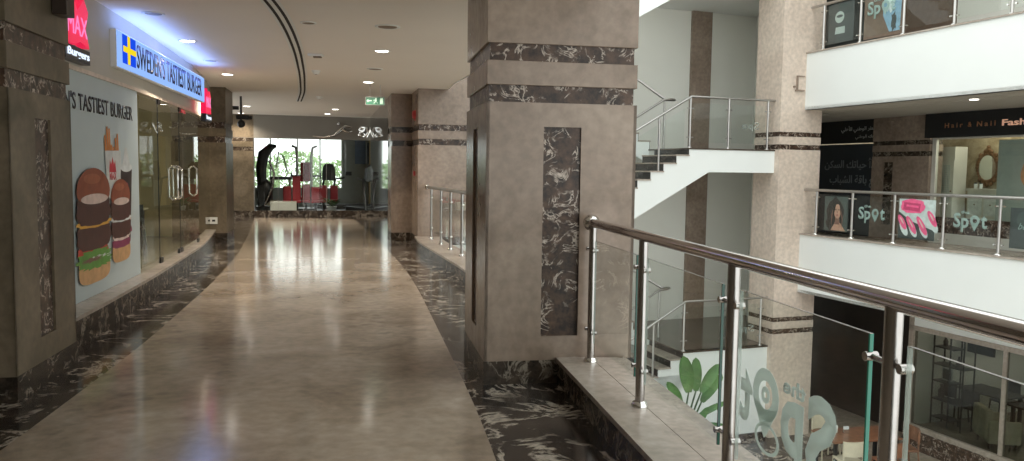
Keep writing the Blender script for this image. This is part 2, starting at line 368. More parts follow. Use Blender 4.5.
# ------------------------------------------------------------------ pillars
def pillar(label, x, y, rot, w, d, top, stonem, niche=True, z0=0, bands=((2.03, 2.15), (2.32, 2.44)), base=.17, name='marble_pillar'):
    t = thing(name, label, 'pillar', (x, y, 0), rot)
    sh = MB(); ins = .022
    nz0, nz1 = .345, 1.86
    def faces(nx0, nx1, wid, T):     # one face with its niche, in a frame whose -y is outwards
        sh.M = T
        if niche:
            sh.box(0, nx0, 0, ins, base, bands[0][0]); sh.box(nx1, wid, 0, ins, base, bands[0][0])
            sh.box(nx0, nx1, 0, ins, base, nz0); sh.box(nx0, nx1, 0, ins, nz1, bands[0][0])
        sh.M = None
    Ts = [(Matrix.Identity(4), w), (Matrix.Translation((0, d, 0)) @ Matrix.Rotation(R(-90), 4, 'Z'), d),
          (Matrix.Translation((w, 0, 0)) @ Matrix.Rotation(R(90), 4, 'Z'), d), (Matrix.Translation((w, d, 0)) @ Matrix.Rotation(R(180), 4, 'Z'), w)]
    if niche:
        for T, wid in Ts: faces(wid/2-.138, wid/2+.138, wid, T)
    else: sh.box(0, w, 0, d, base, bands[0][0])
    sh.build('shaft', stonem, t); sh = MB()
    sh.box(0, w, 0, d, bands[0][1], bands[1][0]); sh.box(0, w, 0, d, bands[1][1], top)
    sh.build('capital_block', stonem, t, bevel=.004)
    for b in bands:
        MB().box(ins, w-ins, ins, d-ins, b[0]-.01, b[1]+.01).build('marble_band', MT['emper'], t)
    MB().box(-.004, w+.004, -.004, d+.004, z0, base).build('plinth', MT['emperbase'], t)
    if niche:
        for T, wid in Ts:
            q = MB(); q.M = T; q.box(wid/2-.15, wid/2+.15, ins*.8, ins+.02, nz0-.01, nz1+.01).build('niche_panel', MT['emper'], t)
    return t
pillar('square taupe marble pillar where the near handrail begins', -.190, 5.709, 10.35, 1.105, 1.13, 4.2, MT['lime'])
# left pillar: its right-hand face is parallel to the centre pillar's side
r = R(10.35); lp = Vector((-3.19, 5.12, 0))-1.1*Vector((math.cos(r), math.sin(r), 0))
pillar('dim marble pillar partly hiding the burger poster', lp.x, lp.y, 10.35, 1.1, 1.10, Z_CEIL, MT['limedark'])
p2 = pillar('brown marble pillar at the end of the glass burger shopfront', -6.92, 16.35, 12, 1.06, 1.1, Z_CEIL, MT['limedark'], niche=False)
p3 = pillar('pale marble pillar where the distant handrail ends', -1.91, 16.25, 13.5, 1.12, 1.12, 4.2, MT['lime'], niche=False)

# wall box on the left pillar
m = MB(); m.box(0, .1, 0, .16, 0, .35)
tag(m.build('wall_box', MT['darkwood'], bevel=.005, loc=(-3.315, 5.86, 2.62), rot=10.35), 'small dark box fixed high on the dim pillar beside the red star sign', 'fixture')

# ------------------------------------------------------------------ left: burger shop
WO = Vector((-4.012, 7.418, 0)); WA = 100.53          # wall frame: x runs away from the camera, -y faces the corridor
def wallpt(y): return Vector((wl(y), y, 0))
ys = [4.8+(16.3-4.8)*i/36 for i in range(37)]
# base and ledge
m = MB()
def lsec(mb, a, b, z0, z1):
    vs = []
    tp = lambda y: 1-.55*max(0, min(1, (y-7.4)/7.3)) if b > .2 else 1
    for y in ys: vs += [(wl(y)+a, y, z0), (wl(y)+b*tp(y), y, z0), (wl(y)+b*tp(y), y, z1), (wl(y)+a, y, z1)]
    n = len(ys)-1
    mb._add(vs, [(4*i+k, 4*i+(k+1) % 4, 4*i+4+(k+1) % 4, 4*i+4+k) for i in range(n) for k in range(4)]+[(0, 1, 2, 3), (4*n+3, 4*n+2, 4*n+1, 4*n)])
lsec(m, -.1, .22, 0, .235); m.cur = 1; lsec(m, -.1, .235, .235, .265)
struct(m.build('trim_5', [MT['emperbase'], MT['kerbstone']]))
m = MB(); lsec(m, -.10, .012, 2.43, Z_CEIL); m.cur = 1; lsec(m, -.10, .02, 2.40, 2.44)
struct(m.build('wall_left', [MT['fasciawhite'], MT['limelight']]))
# shop room behind the glass
m = MB()
m._add([(-9.6, 4.5, 0), (-9.6, 17.4, 0), (-9.6, 17.4, 3.15), (-9.6, 4.5, 3.15)], [(0, 1, 2, 3)])
m._add([(-9.6, 4.8, 0), (wl(4.8)-.06, 4.8, 0), (wl(4.8)-.06, 4.8, 3.15), (-9.6, 4.8, 3.15)], [(0, 1, 2, 3)])
m._add([(-9.6, 17.4, 0), (-6.6, 17.4, 0), (-6.6, 17.4, 3.15), (-9.6, 17.4, 3.15)], [(0, 1, 2, 3)])
struct(m.build('wall_shop', MT['shopwall']))
m = MB(); strip(lambda y: -9.6, lambda y: wl(y)-.08, 4.8, 17.3, .02, n=20, mb=m); struct(m.build('floor_shop', MT['shopfloor']))
m = MB(); m.box(-6, -1.7, 0, .2, -6, Z_CEIL)
m = MB()
m._add([(wl(4.8)-.02, 4.8, 0), (wl(-6)-.02, -6, 0), (wl(-6)-.02, -6, 3.15), (wl(4.8)-.02, 4.8, 3.15)], [(0, 1, 2, 3)])
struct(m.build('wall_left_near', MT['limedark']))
# glass panes and doors
def pane(name, ya, yb, mat=MT['shopglass']):
    a, b = wallpt(ya+.015), wallpt(yb-.015); d = (b-a); L = d.length; ang = math.degrees(math.atan2(d.y, d.x))
    o = MB().box(0, L, -.005, .005, .265, 2.42).build(name, mat, loc=a, rot=ang); return struct(o), L
o, L = pane('window_1', 9.52, 10.5)
o2, L2 = pane('window_2', 13.65, 16.1)
for k, (ya, yb) in enumerate(((10.5, 11.9), (11.9, 13.65))):
    o, L = pane('door_%d' % (k+1), ya, yb)
    hx = L-.16 if k == 0 else .42
    hx = [L-.14, L-.55][k]
    q = MB()
    for sy in (-.06, .06): q.tube([(hx, sy*.1, 1.06), (hx, sy, 1.1), (hx, sy, 1.3), (hx, sy, 1.5), (hx, sy*.1, 1.54)], .016)
    if k == 0:
        for sy in (-.06, .06): q.tube([(hx-.3, sy*.1, 1.06), (hx-.3, sy, 1.1), (hx-.3, sy, 1.5), (hx-.3, sy*.1, 1.54)], .016); q.cyl((hx-.3, sy, 1.1), (hx, sy, 1.1), .014); q.cyl((hx-.3, sy, 1.5), (hx, sy, 1.5), .014)
    q.build('handle', MT['chrome'], o)
    q = MB(); q.box(.0, .16, -.015, .015, .265, .33); q.box(L-.14, L, -.015, .015, .265, .33); q.box(0, .14, -.015, .015, 2.34, 2.42); q.build('patch_fitting', MT['black'], o)
    q = MB(); q.box(-.004, .004, -.006, .006, .265, 2.42); q.build('pane_joint', MT['blackm'], o)
# poster
bn = thing('window_banner', "pale burger restaurant poster with two burgers, fries and a drink", 'poster', WO+Vector((math.cos(R(WA-90))*.10*0, 0, 0)), WA)
MB().box(-1.35, 2.085, -.002, .02, .268, 2.405).build('banner_sheet', MT['bannerbg'], bn)
text('lettering', "SWEDEN'S TASTIEST BURGER", MT['ink'], bn, -1.0, 1.86, 2.05, 2.21, -.006, bold=.012)
def flat(name, polys, parent, y=-.004, d=.002):
    """polys: list of (points, material)"""
    mats = []; mb = MB()
    for i, (pts, mat) in enumerate(polys):
        if mat not in mats: mats.append(mat)
        mb.cur = mats.index(mat); mb.prism_xz(pts, y-i*.0004-d*.2, y-i*.0004)
    return mb.build(name, mats, parent)
def ell(cx, cz, rx, rz, n=26, a0=0, a1=360, p=1.0):
    out = []
    for i in range(n+(0 if a1-a0 == 360 else 1)):
        a = R(a0+(a1-a0)*i/n); c, s_ = math.cos(a), math.sin(a)
        out.append((cx+rx*math.copysign(abs(c)**p, c), cz+rz*math.copysign(abs(s_)**p, s_)))
    return out
def blob(cx, cz, rx, rz, amp, k, n=44, seed=0, p=.75):
    rd = random.Random(seed); ph = [rd.uniform(0, 6.3) for _ in range(3)]; out = []
    for i in range(n):
        a = 2*math.pi*i/n; c, s_ = math.cos(a), math.sin(a); f = 1+amp*(math.sin(k*a+ph[0])+.6*math.sin(1.7*k*a+ph[1]))
        out.append((cx+rx*f*math.copysign(abs(c)**p, c), cz+rz*f*math.copysign(abs(s_)**p, s_)))
    return out
# drink (behind), fries, small burger, big burger
flat('printed_drink', [([(1.36, 1.52), (1.42, .72), (1.69, .70), (1.80, 1.50)], MT['cola']), (ell(1.58, 1.52, .22, .05), MT['paperwhite']),
                       ([(1.43, 1.54), (1.54, 1.74), (1.60, 1.74), (1.73, 1.54)], MT['cup'])]
     + [(blob(1.38+.33*random.random(), .8+.55*random.random(), .035, .03, .1, 3, 12, i), MT['onion'] if i % 2 else MT['purple']) for i in range(12)], bn, -.003)
fr = [([(.84+.065*i+random.uniform(-.02, .02), 1.60), (.80+.07*i, 1.80+.1*math.sin(1.1*i+.4)+.03*(i % 3)), (.845+.07*i, 1.80+.1*math.sin(1.1*i+.4)+.03*(i % 3)+.015), (.90+.065*i, 1.60)], MT['fry']) for i in range(7)]
flat('printed_fries', fr+[([(.80, 1.69), (.87, 1.20), (1.30, 1.20), (1.36, 1.70)], MT['cup']),
     ([(.93, 1.47), (.96, 1.60), (1.0, 1.55), (1.05, 1.63), (1.10, 1.55), (1.14, 1.60), (1.17, 1.47)], MT['maxred'])], bn, -.010)
text('printed_logo', 'MAX', MT['maxred'], bn, .94, 1.17, 1.39, 1.47, -.014, bold=.02, depth=.001)
def burger(name, cx, s, z0, y, second):
    P = []
    w = (.44 if second else .50)*s; zb = z0
    P.append((ell(cx, zb+.12*s, w*.94, .14*s, p=.6), MT['bunlight']))
    if second:
        P.append((blob(cx, zb+.24*s, w*.95, .07*s, .03, 9, seed=3), MT['purple'])); P.append((blob(cx, zb+.33*s, w*.9, .06*s, .05, 8, seed=4), MT['onion']))
    else:
        P.append((blob(cx-.1, zb+.30*s, w*.8, .06*s, .04, 6, seed=6), MT['tomato'])); P.append((blob(cx+.16, zb+.29*s, w*.5, .05*s, .04, 6, seed=16), MT['tomato']))
        P.append((blob(cx, zb+.22*s, w*1.0, .085*s, .12, 11, seed=5), MT['lettuce'])); P.append((blob(cx+.12*s, zb+.19*s, w*.6, .045*s, .2, 13, seed=15), MT['cup']))
        P.append((blob(cx+.05*s, zb+.17*s, w*.85, .05*s, .2, 13, seed=25), MT['lettuce'])); P.append((blob(cx-.1*s, zb+.21*s, w*.5, .02*s, .3, 9, seed=26), MT['skindark']))
    P.append((blob(cx, zb+.44*s, w*1.0, .135*s, .03, 9, seed=7, p=.6), MT['patty']))
    P.append((blob(cx, zb+.565*s, w*1.0, .045*s, .07, 8, seed=8), MT['cheese'] if not second else MT['paperwhite']))
    P.append((blob(cx, zb+.69*s, w*1.0, .15*s, .03, 9, seed=9, p=.6), MT['patty']))
    P.append((ell(cx, zb+.86*s, w*.98, .10*s, p=.7), MT['bun']))
    P.append((ell(cx, zb+.86*s, w*.99, .235*s, a0=0, a1=180, n=20), MT['bun']))
    P.append((ell(cx+.02, zb+.795*s, w*.80, .05*s, a0=0, a1=360), MT['onion']))
    P.append((ell(cx-.05, zb+.99*s, w*.5, .05*s), MT['bunhi']))
    flat(name, P, bn, y)
burger('printed_small_burger', 1.30, .80, .52, -.016, True)
burger('printed_large_burger', .40, 1.0, .42, -.021, False)
# illuminated sign on the fascia
sg = thing('illuminated_shop_sign', "glowing blue and white SWEDEN'S TASTIEST BURGER sign on the shop fascia", 'sign', WO, WA)
fy = -.045
MB().box(1.05, 5.76, fy-.03, fy+.03, 2.565, 2.955).build('sign_board', MT['white'], sg)
MB().box(1.06, 5.75, fy-.036, fy-.031, 2.575, 2.945).build('lit_face', MT['signlit'], sg)
q = MB(); q.box(1.23, 1.71, fy-.05, fy-.04, 2.63, 2.93)
fl = q.build('flag', MT['signblue'], sg)
q = MB(); q.box(1.23, 1.71, fy-.056, fy-.05, 2.75, 2.81); q.box(1.39, 1.47, fy-.056, fy-.05, 2.63, 2.93); q.build('yellow_cross', MT['signyellow'], fl)
text('lettering', "SWEDEN'S TASTIEST BURGER", MT['signink'], sg, 1.78, 5.50, 2.64, 2.915, fy-.04, bold=.010, depth=.004)
def star_sign(label, sx, zb, w, face):
    hh = .56 if w > .6 else .48
    t = thing('illuminated_star_sign', label, 'sign', WO+Vector((math.cos(R(WA))*sx, math.sin(R(WA))*sx, 0))+Vector((.06, .01, 0)), face)
    q = MB(); pts = [(0, .15), (.02*w, .9), (.16*w, .62), (.30*w, 1.0), (.52*w, .70), (.80*w, .93), (.98*w, .74), (.86*w, .45), (1.0*w, .16), (.6*w, .22), (.35*w, .13)]
    pts = [(p[0], zb+p[1]*hh) for p in pts]
    q.prism_xz(pts, -.04, .04); b = q.build('red_star', MT['redlit'], t)
    text('lettering', 'MAX', MT['pinklit'], b, .08*w, .9*w, zb+.17, zb+.34, -.044, bold=.0, depth=.004)
    q = MB(); q.box(.0, 1.02*w, -.04, .04, zb-.06, zb+.065); s2 = q.build('name_strip', MT['black'], t)
    text('lettering', 'Burgers', MT['whitelit'], s2, .06*w, .96*w, zb-.045, zb+.045, -.044, bold=.02, depth=.004)
    return t
star_sign('red lit star logo above the poster, beside the dim pillar', -.50, 2.52, .62, WA)
star_sign('red lit star logo at the distant end of the glowing shop sign', 5.75, 2.33, .46, WA)
l = bpy.data.lights.new('sign_glow', 'AREA'); l.shape = 'RECTANGLE'; l.size = 4.6; l.size_y = .25; l.energy = 26; l.color = (.22, .38, 1); l.specular_factor = 0; o = bpy.data.objects.new('sign_glow', l); COL.objects.link(o)
o.location = WO+Vector((math.cos(R(WA))*3.4+.16, math.sin(R(WA))*3.4+.03, 2.86)); o.rotation_euler = (R(155), 0, R(WA))
# shop interior
q = MB(); q.box(-8.6, -7.4, 8.6, 12.6, .02, 1.05); q.cur = 1; q.box(-8.7, -7.3, 8.5, 12.7, 1.05, 1.1)
tag(q.build('service_counter', [MT['cream'], MT['darkwood']], bevel=.01), 'low service counter inside the glass-fronted burger shop', 'counter')
def chair(label, x, y, z, rot, fm, sm, name='dining_chair', group=None, cat='chair'):
    t = thing(name, label, cat, (x, y, z), rot, group)
    MB().box(-.21, .21, -.21, .21, .42, .47).build('seat', sm, t, bevel=.015)
    b = MB(); 
    n = 7; vs = []
    for k in range(n+1):
        xx = -.21+.42*k/n; yy = .21-.06*(1-((k/n-.5)*2)**2)*-1
        vs.append((xx, yy))
    b.prism_xy(vs+[(p[0], p[1]-.03) for p in vs[::-1]], .58, .86); b.build('backrest', fm, t)
    for sx in (-1, 1):
        for sy in (-1, 1):
            q = MB(); top = (.19*sx, .19*sy, .42 if sy < 0 else .82); q.tube([(.21*sx, .23*sy, 0), (.19*sx, .19*sy, .42), top] if sy > 0 else [(.21*sx, .23*sy, 0), top], .017); q.build('leg', fm, t)
    return t
def table(label, x, y, z, rot, w, d, tm, lm, name='cafe_table'):
    t = thing(name, label, 'table', (x, y, z), rot)
    MB().box(-w/2, w/2, -d/2, d/2, .715, .75).build('tabletop', tm, t, bevel=.012)
    for sx in (-1, 1):
        for sy in (-1, 1): MB().box(sx*(w/2-.09)-.03, sx*(w/2-.09)+.03, sy*(d/2-.09)-.03, sy*(d/2-.09)+.03, 0, .715).build('leg', lm, t)
    return t
table('pale table inside the burger shop behind the glass doors', -7.0, 14.3, .02, 10, .8, .8, MT['cream'], MT['black'])
chair('dark chair beside the pale table inside the burger shop', -6.5, 13.7, .02, 200, MT['black'], MT['darkwood'])
q = MB(); q.box(0, .05, 0, 2.2, 1.5, 2.3); q.cur = 1
for k in range(3): q.box(.05, .06, .08+.72*k, .68+.72*k, 1.56, 2.24)
tag(q.build('menu_board', [MT['black'], MT['cheese']], loc=(-9.58, 9.5, 0)), 'three-panel menu board on the amber wall of the burger shop', 'menu')
for k, (x, y) in enumerate(((-7.6, 10.5), (-7.2, 13.4))):
    q = MB(); q.cyl((0, 0, -.01), (0, 0, 0), .1)
    tag(q.build('shop_downlight', MT['lamp'], loc=(x, y, 3.145)), ['lit downlight over the counter inside the burger shop', 'lit downlight over the pale table inside the burger shop'][k], 'ceiling light')
# double socket on pillar 2
s = thing('power_socket', 'white wall socket low on the brown pillar beyond the shopfront', 'socket', (-6.13, 16.50, 0), 12)
MB().box(-.075, .075, -.012, .0, .36, .50).build('face_plate', MT['socket'], s, bevel=.004)
q = MB(); q.box(-.03, .03, -.016, -.011, .41, .45); q.build('outlet_hole', MT['black'], s)

# ------------------------------------------------------------------ ceiling fittings
def lit(label, x, y, on=True, r=.105):
    t = thing('ceiling_downlight', label, 'ceiling light', (x, y, Z_CEIL), 0)
    MB().lathe([(r*.8, -.004), (r*1.0, -.012), (r*1.12, -.006), (r*1.12, 0)], n=24).build('trim_ring', MT['white'], t)
    MB().cyl((0, 0, -.008), (0, 0, -.001), r*.82, n=24).build('lens', MT['lamp'] if on else MT['lampoff'], t)
    if on:
        l = bpy.data.lights.new('downlight_lamp', 'SPOT'); l.energy = 185; l.color = (1, .88, .72); l.spot_size = R(140); l.spot_blend = .8; l.shadow_soft_size = .08
        lo = bpy.data.objects.new('downlight_lamp', l); COL.objects.link(lo); lo.location = (x, y, Z_CEIL-.05)
    return t
lit('lit round downlight in the ceiling just before the glowing burger sign', -4.20, 10.49)
lit('lit round downlight by the end of the glowing burger sign', -5.0, 14.2)
lit('larger-looking lit downlight between the ceiling slot and the marble pillar', -1.81, 11.15)
lit('lit downlight directly above the green exit sign', -2.72, 15.18)
lit('upper of two close lit downlights near the gym', -4.9, 22.3)
lit('lower of two close lit downlights near the gym', -5.55, 24.2)
lit('upper lit downlight beside the hanging camera cluster', -7.1, 21.6)
lit('lower lit downlight beside the hanging camera cluster', -8.2, 24.4)
lit('unlit downlight above the start of the burger sign', -3.82, 8.65, False)
lit('unlit round fitting above the brighter middle downlight', -1.44, 9.26, False, .13)
lit('unlit fitting between the two middle lit downlights', -2.25, 13.17, False, .12)
lit('small unlit fitting right beside the curved ceiling slot', -2.29, 9.08, False, .08)
lit('faint unlit fitting near the middle of the burger sign', -4.62, 12.41, False, .1)
# curved linear slot
SL = [(7.0, -2.27), (7.89, -2.36), (9.15, -2.56), (11.26, -3.0), (14.03, -3.66), (17.31, -4.5), (20.1, -5.32)]
t = thing('linear_air_slot', 'long curved black twin slot diffuser in the ceiling', 'air vent', (0, 0, 0))
for off, wd, nm, mt in ((-.05, .035, 'dark_slot', MT['blackm']), (.03, .035, 'dark_slot', MT['blackm'])):
    m = MB(); strip(lambda y: smooth(SL, y)+off, lambda y: smooth(SL, y)+off+wd, 6.2, 19.8, Z_CEIL-.006, n=60, mb=m); m.build(nm, mt, t)
m = MB(); strip(lambda y: smooth(SL, y)-.085, lambda y: smooth(SL, y)+.10, 6.2, 19.8, Z_CEIL-.003, n=60, mb=m); m.build('diffuser_frame', MT['white'], t)
# detectors
def detector(label, x, y, box=False):
    t = thing('smoke_detector', label, 'detector', (x, y, Z_CEIL))
    if box: MB().box(-.1, .1, -.07, .07, -.03, 0).build('housing', MT['white'], t, bevel=.006); MB().box(-.03, .08, -.03, .03, -.05, -.03).build('sensor', MT['lampoff'], t)
    else:
        MB().lathe([(.03, -.06), (.055, -.045), (.06, -.02), (.075, -.012), (.075, 0)], n=20).build('housing', MT['white'], t); MB().cyl((0, 0, -.064), (0, 0, -.058), .02).build('sensor', MT['lampoff'], t)
detector('small square sensor box on the ceiling beside the curved slot', -2.82, 11.58, True)
detector('tiny white round detector on the ceiling past the square sensor box', -3.29, 13.53)
detector('round smoke detector near the end of the curved slot', -4.4, 18.4)
# exit sign
t = thing('exit_sign', 'green running-man exit sign hanging from the ceiling', 'sign', (-2.66, 15.6, 0), 8)
MB().box(-.175, .175, -.02, .02, 2.765, 2.905).build('sign_case', MT['exitgreen'], t)
q = MB(); q.box(-.15, -.07, -.024, -.02, 2.83, 2.845); q.prism_xz([(-.165, 2.8375), (-.13, 2.87), (-.13, 2.805)], -.024, -.02)
q.box(.09, .15, -.024, -.02, 2.78, 2.89)
q.prism_xz(ell(.015, 2.878, .012, .012, 10), -.024, -.02); q.prism_xz([(.0, 2.865), (.03, 2.86), (.02, 2.82), (-.005, 2.82)], -.024, -.02)
q.prism_xz([(-.005, 2.825), (.01, 2.825), (-.02, 2.785), (-.035, 2.785)], -.024, -.02); q.prism_xz([(.01, 2.825), (.02, 2.82), (.05, 2.80), (.045, 2.785)], -.024, -.02); q.prism_xz([(.0, 2.863), (-.035, 2.845), (-.03, 2.835), (.0, 2.85)], -.024, -.02)
q.build('pictogram', MT['exitwhite'], t)
for x_ in (-.1, .1): MB().cyl((x_, 0, 2.905), (x_, 0, Z_CEIL), .006).build('hanger_rod', MT['steel'], t)
MB().box(-.185, .185, -.018, .022, 2.755, 2.915).build('frame', MT['steel'], t)
# hanging cameras by pillar 2
t = thing('security_camera', 'black security camera cluster hanging beside the brown pillar', 'camera', (-6.25, 18.6, 0), 10)
MB().cyl((0, 0, 2.55), (0, 0, Z_CEIL), .025).build('mount_pole', MT['black'], t)
q = MB(); q.box(-.1, .18, -.05, .05, 2.62, 2.72); q.cyl((.18, 0, 2.67), (.25, 0, 2.67), .045); q.box(-.3, -.05, -.05, .05, 2.84, 2.92); q.sphere((0, 0, 2.52), .09, .09, .09); q.build('camera_body', MT['black'], t)
# alarm bell and call point on pillar 3
r = R(13.5); ld = Vector((-math.sin(r), math.cos(r), 0))
pp = Vector((-1.91, 16.25, 0))+ld*.5
t = thing('alarm_bell', 'round red fire alarm bell high on the distant pale pillar', 'alarm', (pp.x, pp.y, 2.66), 13.5-90)
q = MB(); q.M = Matrix.Rotation(R(90), 4, 'X'); q.lathe([(.02, .07), (.07, .06), (.095, .02), (.1, 0)], n=20); q.build('gong', MT['red'], t)
MB().box(-.03, .03, -.02, 0, -.12, -.08).build('base', MT['red'], t)
tag(MB().box(-.05, .05, -.04, 0, 1.40, 1.50).build('fire_call_point', MT['darkred'], loc=(pp.x, pp.y, 0), rot=13.5-90, bevel=.004), 'small red call point box on the distant pale pillar', 'alarm')

# ------------------------------------------------------------------ end of the corridor: gym
G0 = Vector((-8.0, 25.0, 0)); GD = Vector((3.85, 1.02, 0)); GA = math.degrees(math.atan2(GD.y, GD.x)); GL = GD.length
def gbox(q, x0, x1, y0, y1, z0, z1): q.box(x0, x1, y0, y1, z0, z1)
q = MB(); q.box(-4, GL+.6, 0, .15, 2.43, 3.3); struct(q.build('wall_gym_header', MT['header'], loc=G0, rot=GA))
q = MB(); q.box(-4, -.02, 0, .15, .18, 2.03); q.box(-4, -.02, 0, .15, 2.15, 2.32)
q.box(-4, -.02, -.001, .15, 2.44, 3.2); q.cur = 1; q.box(-4, -.02, .01, .14, 2.03, 2.15); q.box(-4, -.02, .01, .14, 2.32, 2.44); q.box(-4, GL+.3, -.02, .15, 0, .18)
struct(q.build('wall_back', [MT['limedark'], MT['emperbase']], loc=G0, rot=GA))
joints = [0, .70, 1.46, 2.17, 3.68, GL+.1]
for k in range(5):
    o = struct(MB().box(joints[k]+.008, joints[k+1]-.008, .03, .04, .18, 2.43).build('window_%d' % (k+3), MT['glass'], loc=G0, rot=GA))
q = MB()
for j in joints[1:4]: q.box(j-.006, j+.006, .025, .045, .18, 2.43)
q.box(-.03, .0, 0, .1, .18, 2.43); struct(q.build('trim_6', MT['steel'], loc=G0, rot=GA))
# corridor right wall beyond pillar 3 and its end face
rw = Vector((-2.62, 17.4, 0))
q = MB(); a = 13; L = 8.5
q.box(0, .75, 0, 1.0, .16, 2.03); q.box(0, .75, 0, 1.0, 2.15, 2.32); q.box(0, .75, 0, 1.0, 2.44, Z_CEIL); q.cur = 1; q.box(.02, .73, .02, .98, 2.0, 2.16); q.box(.02, .73, .02, .98, 2.3, 2.46); q.box(-.004, .76, -.004, 1.0, 0, .16)
struct(q.build('wall_right', [MT['lime'], MT['emperbase']], loc=rw, rot=a))
MT['polish'] = plain('polished_dark_panel', (.10, .10, .10), .04, .85, var=.02)
q = MB(); q.box(0.0, .1, 1.0, L, 0, Z_CEIL); struct(q.build('wall_right_polished', MT['polish'], loc=rw, rot=a))
# gym lettering on the header
t = thing('gym_sign', 'shiny silver swoosh figure and letters above the gym window', 'sign', G0, GA)
q = MB(); q.tube([(1.75, -.05, 2.52), (2.1, -.05, 2.50), (2.4, -.05, 2.56), (2.6, -.05, 2.74), (2.75, -.05, 2.86), (2.95, -.05, 2.84)], [.015, .03, .04, .05, .045, .02]); q.sphere((2.55, -.05, 2.93), .05); q.tube([(2.62, -.05, 2.78), (2.85, -.05, 2.66), (2.98, -.05, 2.72)], [.04, .035, .02])
q.build('swoosh', MT['chrome'], t)
text('lettering', 'gym', MT['chrome'], t, 3.15, 3.95, 2.52, 2.86, -.03, bold=.03, depth=.04)
# gym room
gy = 6.0
q = MB(); q.box(-4, GL+4, .15, gy, -.02, .0); struct(q.build('floor_gym', MT['gymfloor'], loc=G0, rot=GA))
q = MB(); q.box(-4, GL+4, .15, gy+.2, 3.15, 3.2); struct(q.build('ceiling_gym', MT['ceil'], loc=G0, rot=GA))
q = MB(); q.box(-4, -.6, gy, gy+.15, 0, 3.15); q.box(2.98, GL+4, gy, gy+.15, 0, 3.15); q.box(-.6, 2.98, gy, gy+.15, 0, .75); q.box(-.6, 2.98, gy, gy+.15, 2.75, 3.15); q.box(-4, -3.9, 0, gy, 0, 3.15); q.box(GL+3.9, GL+4, 0, gy, 0, 3.15)
struct(q.build('wall_gym', MT['gymwall'], loc=G0, rot=GA))
q = MB(); 
for x in (-.6, .25, 1.25, 2.1, 2.93): q.box(x, x+.05, gy+.02, gy+.1, .75, 2.75)
struct(q.build('trim_7', MT['white'], loc=G0, rot=GA))
q = MB(); q.box(3.98, 4.3, 3.6, 6, 0, 3.1); struct(q.build('wall_gym_tan', MT['tan'], loc=G0, rot=GA))
q = MB(); q.box(3.45, 3.85, 5.85, 5.95, 1.7, 2.6); tag(q.build('notice_board', MT['bluep'], loc=G0, rot=GA), 'blue-grey board on the gym wall behind the treadmill', 'board')
q = MB(); q.box(3.80, 3.90, 4.6, 5.0, 1.7, 2.5); tag(q.build('television', MT['black'], loc=G0, rot=GA), 'black television seen edge-on high on the gym wall', 'television')
tag(MB().box(3.1, 3.32, 5.9, 5.99, 1.25, 1.4).build('wall_switch', MT['black'], loc=G0, rot=GA), 'small black box on the grey gym wall', 'switch')
def gl(x, y, z=0): 
    a = R(GA); return Vector((G0.x+x*math.cos(a)-y*math.sin(a), G0.y+x*math.sin(a)+y*math.cos(a), z))
# elliptical trainer
t = thing('elliptical_trainer', 'tall dark elliptical trainer against the gym glass beside the stone wall', 'exercise machine', gl(.05, .9), GA)
q = MB(); q.box(-.05, .55, -.25, .5, .05, .28); q.box(0, .2, -.15, .4, .28, .95); q.sphere((.2, .1, .75), .26, .22, .42); q.build('flywheel_housing', MT['black'], t)
q = MB(); q.tube([(.12, .1, .9), (.1, .1, 1.5), (.18, .1, 1.95), (.42, .1, 2.2), (.58, .1, 2.22)], [.14, .17, .18, .12, .04]); q.build('mast', MT['black'], t)
for sx in (-.14, .3): MB().tube([(.2, sx, .3), (.45, sx, .9), (.5, sx, 1.35), (.35, sx, 1.75)], .03).build('handle_arm', MT['steeldark'], t)
# stepper
t = thing('step_machine', 'dark step machine with wide console beside the elliptical trainer', 'exercise machine', gl(.58, 2.0), GA)
MB().box(-.2, .5, -.25, .3, 1.12, 1.22).build('console', MT['black'], t)
q = MB()
for x in (-.15, .42): q.tube([(x, 0, .05), (x+.03, 0, 1.15)], .035)
q.build('upright', MT['steeldark'], t)
q = MB(); q.tube([(.0, 0, 1.5), (.1, 0, 2.05), (.25, 0, 1.9), (.4, 0, 1.3)], .022); q.build('grab_bar', MT['steel'], t)
MB().box(-.25, .5, -.3, .6, 0, .22).build('base', MT['black'], t)
MB().box(-.3, .4, -.5, -.35, .02, .45).build('pedal', MT['cream'], t)
# multi gym
t = thing('multi_gym', 'multi gym station with curved white uprights and red pads', 'exercise machine', gl(1.5, 2.6), GA)
for x in (-.27, .29):
    MB().tube([(x*1.5, 0, 2.28), (x, 0, 2.22), (x*.85, 0, 1.9), (x*.85, 0, 1.0), (x*.85, 0, .05)], .045).build('upright', MT['steel'], t)
MB().tube([(-.45, 0, 1.25), (.55, 0, 1.25)], .03).build('crossbar', MT['black'], t)
MB().box(-.12, .2, -.12, .02, 1.05, 1.72).build('back_pad', MT['redpad'], t, bevel=.03)
MB().box(-.15, .22, -.6, -.15, .45, .55).build('seat', MT['redpad'], t, bevel=.03)
MB().box(-.35, .35, -.7, .3, .02, .15).build('base', MT['black'], t)
for k, x in enumerate((-.42, .55)):
    q = MB(); q.M = Matrix.Translation((x, 0, 1.25)) @ Matrix.Rotation(R(90), 4, 'Y'); q.lathe([(.03, -.03), (.11, -.025), (.11, .025), (.03, .03)]); q.build('weight_disc', MT['black'], t)
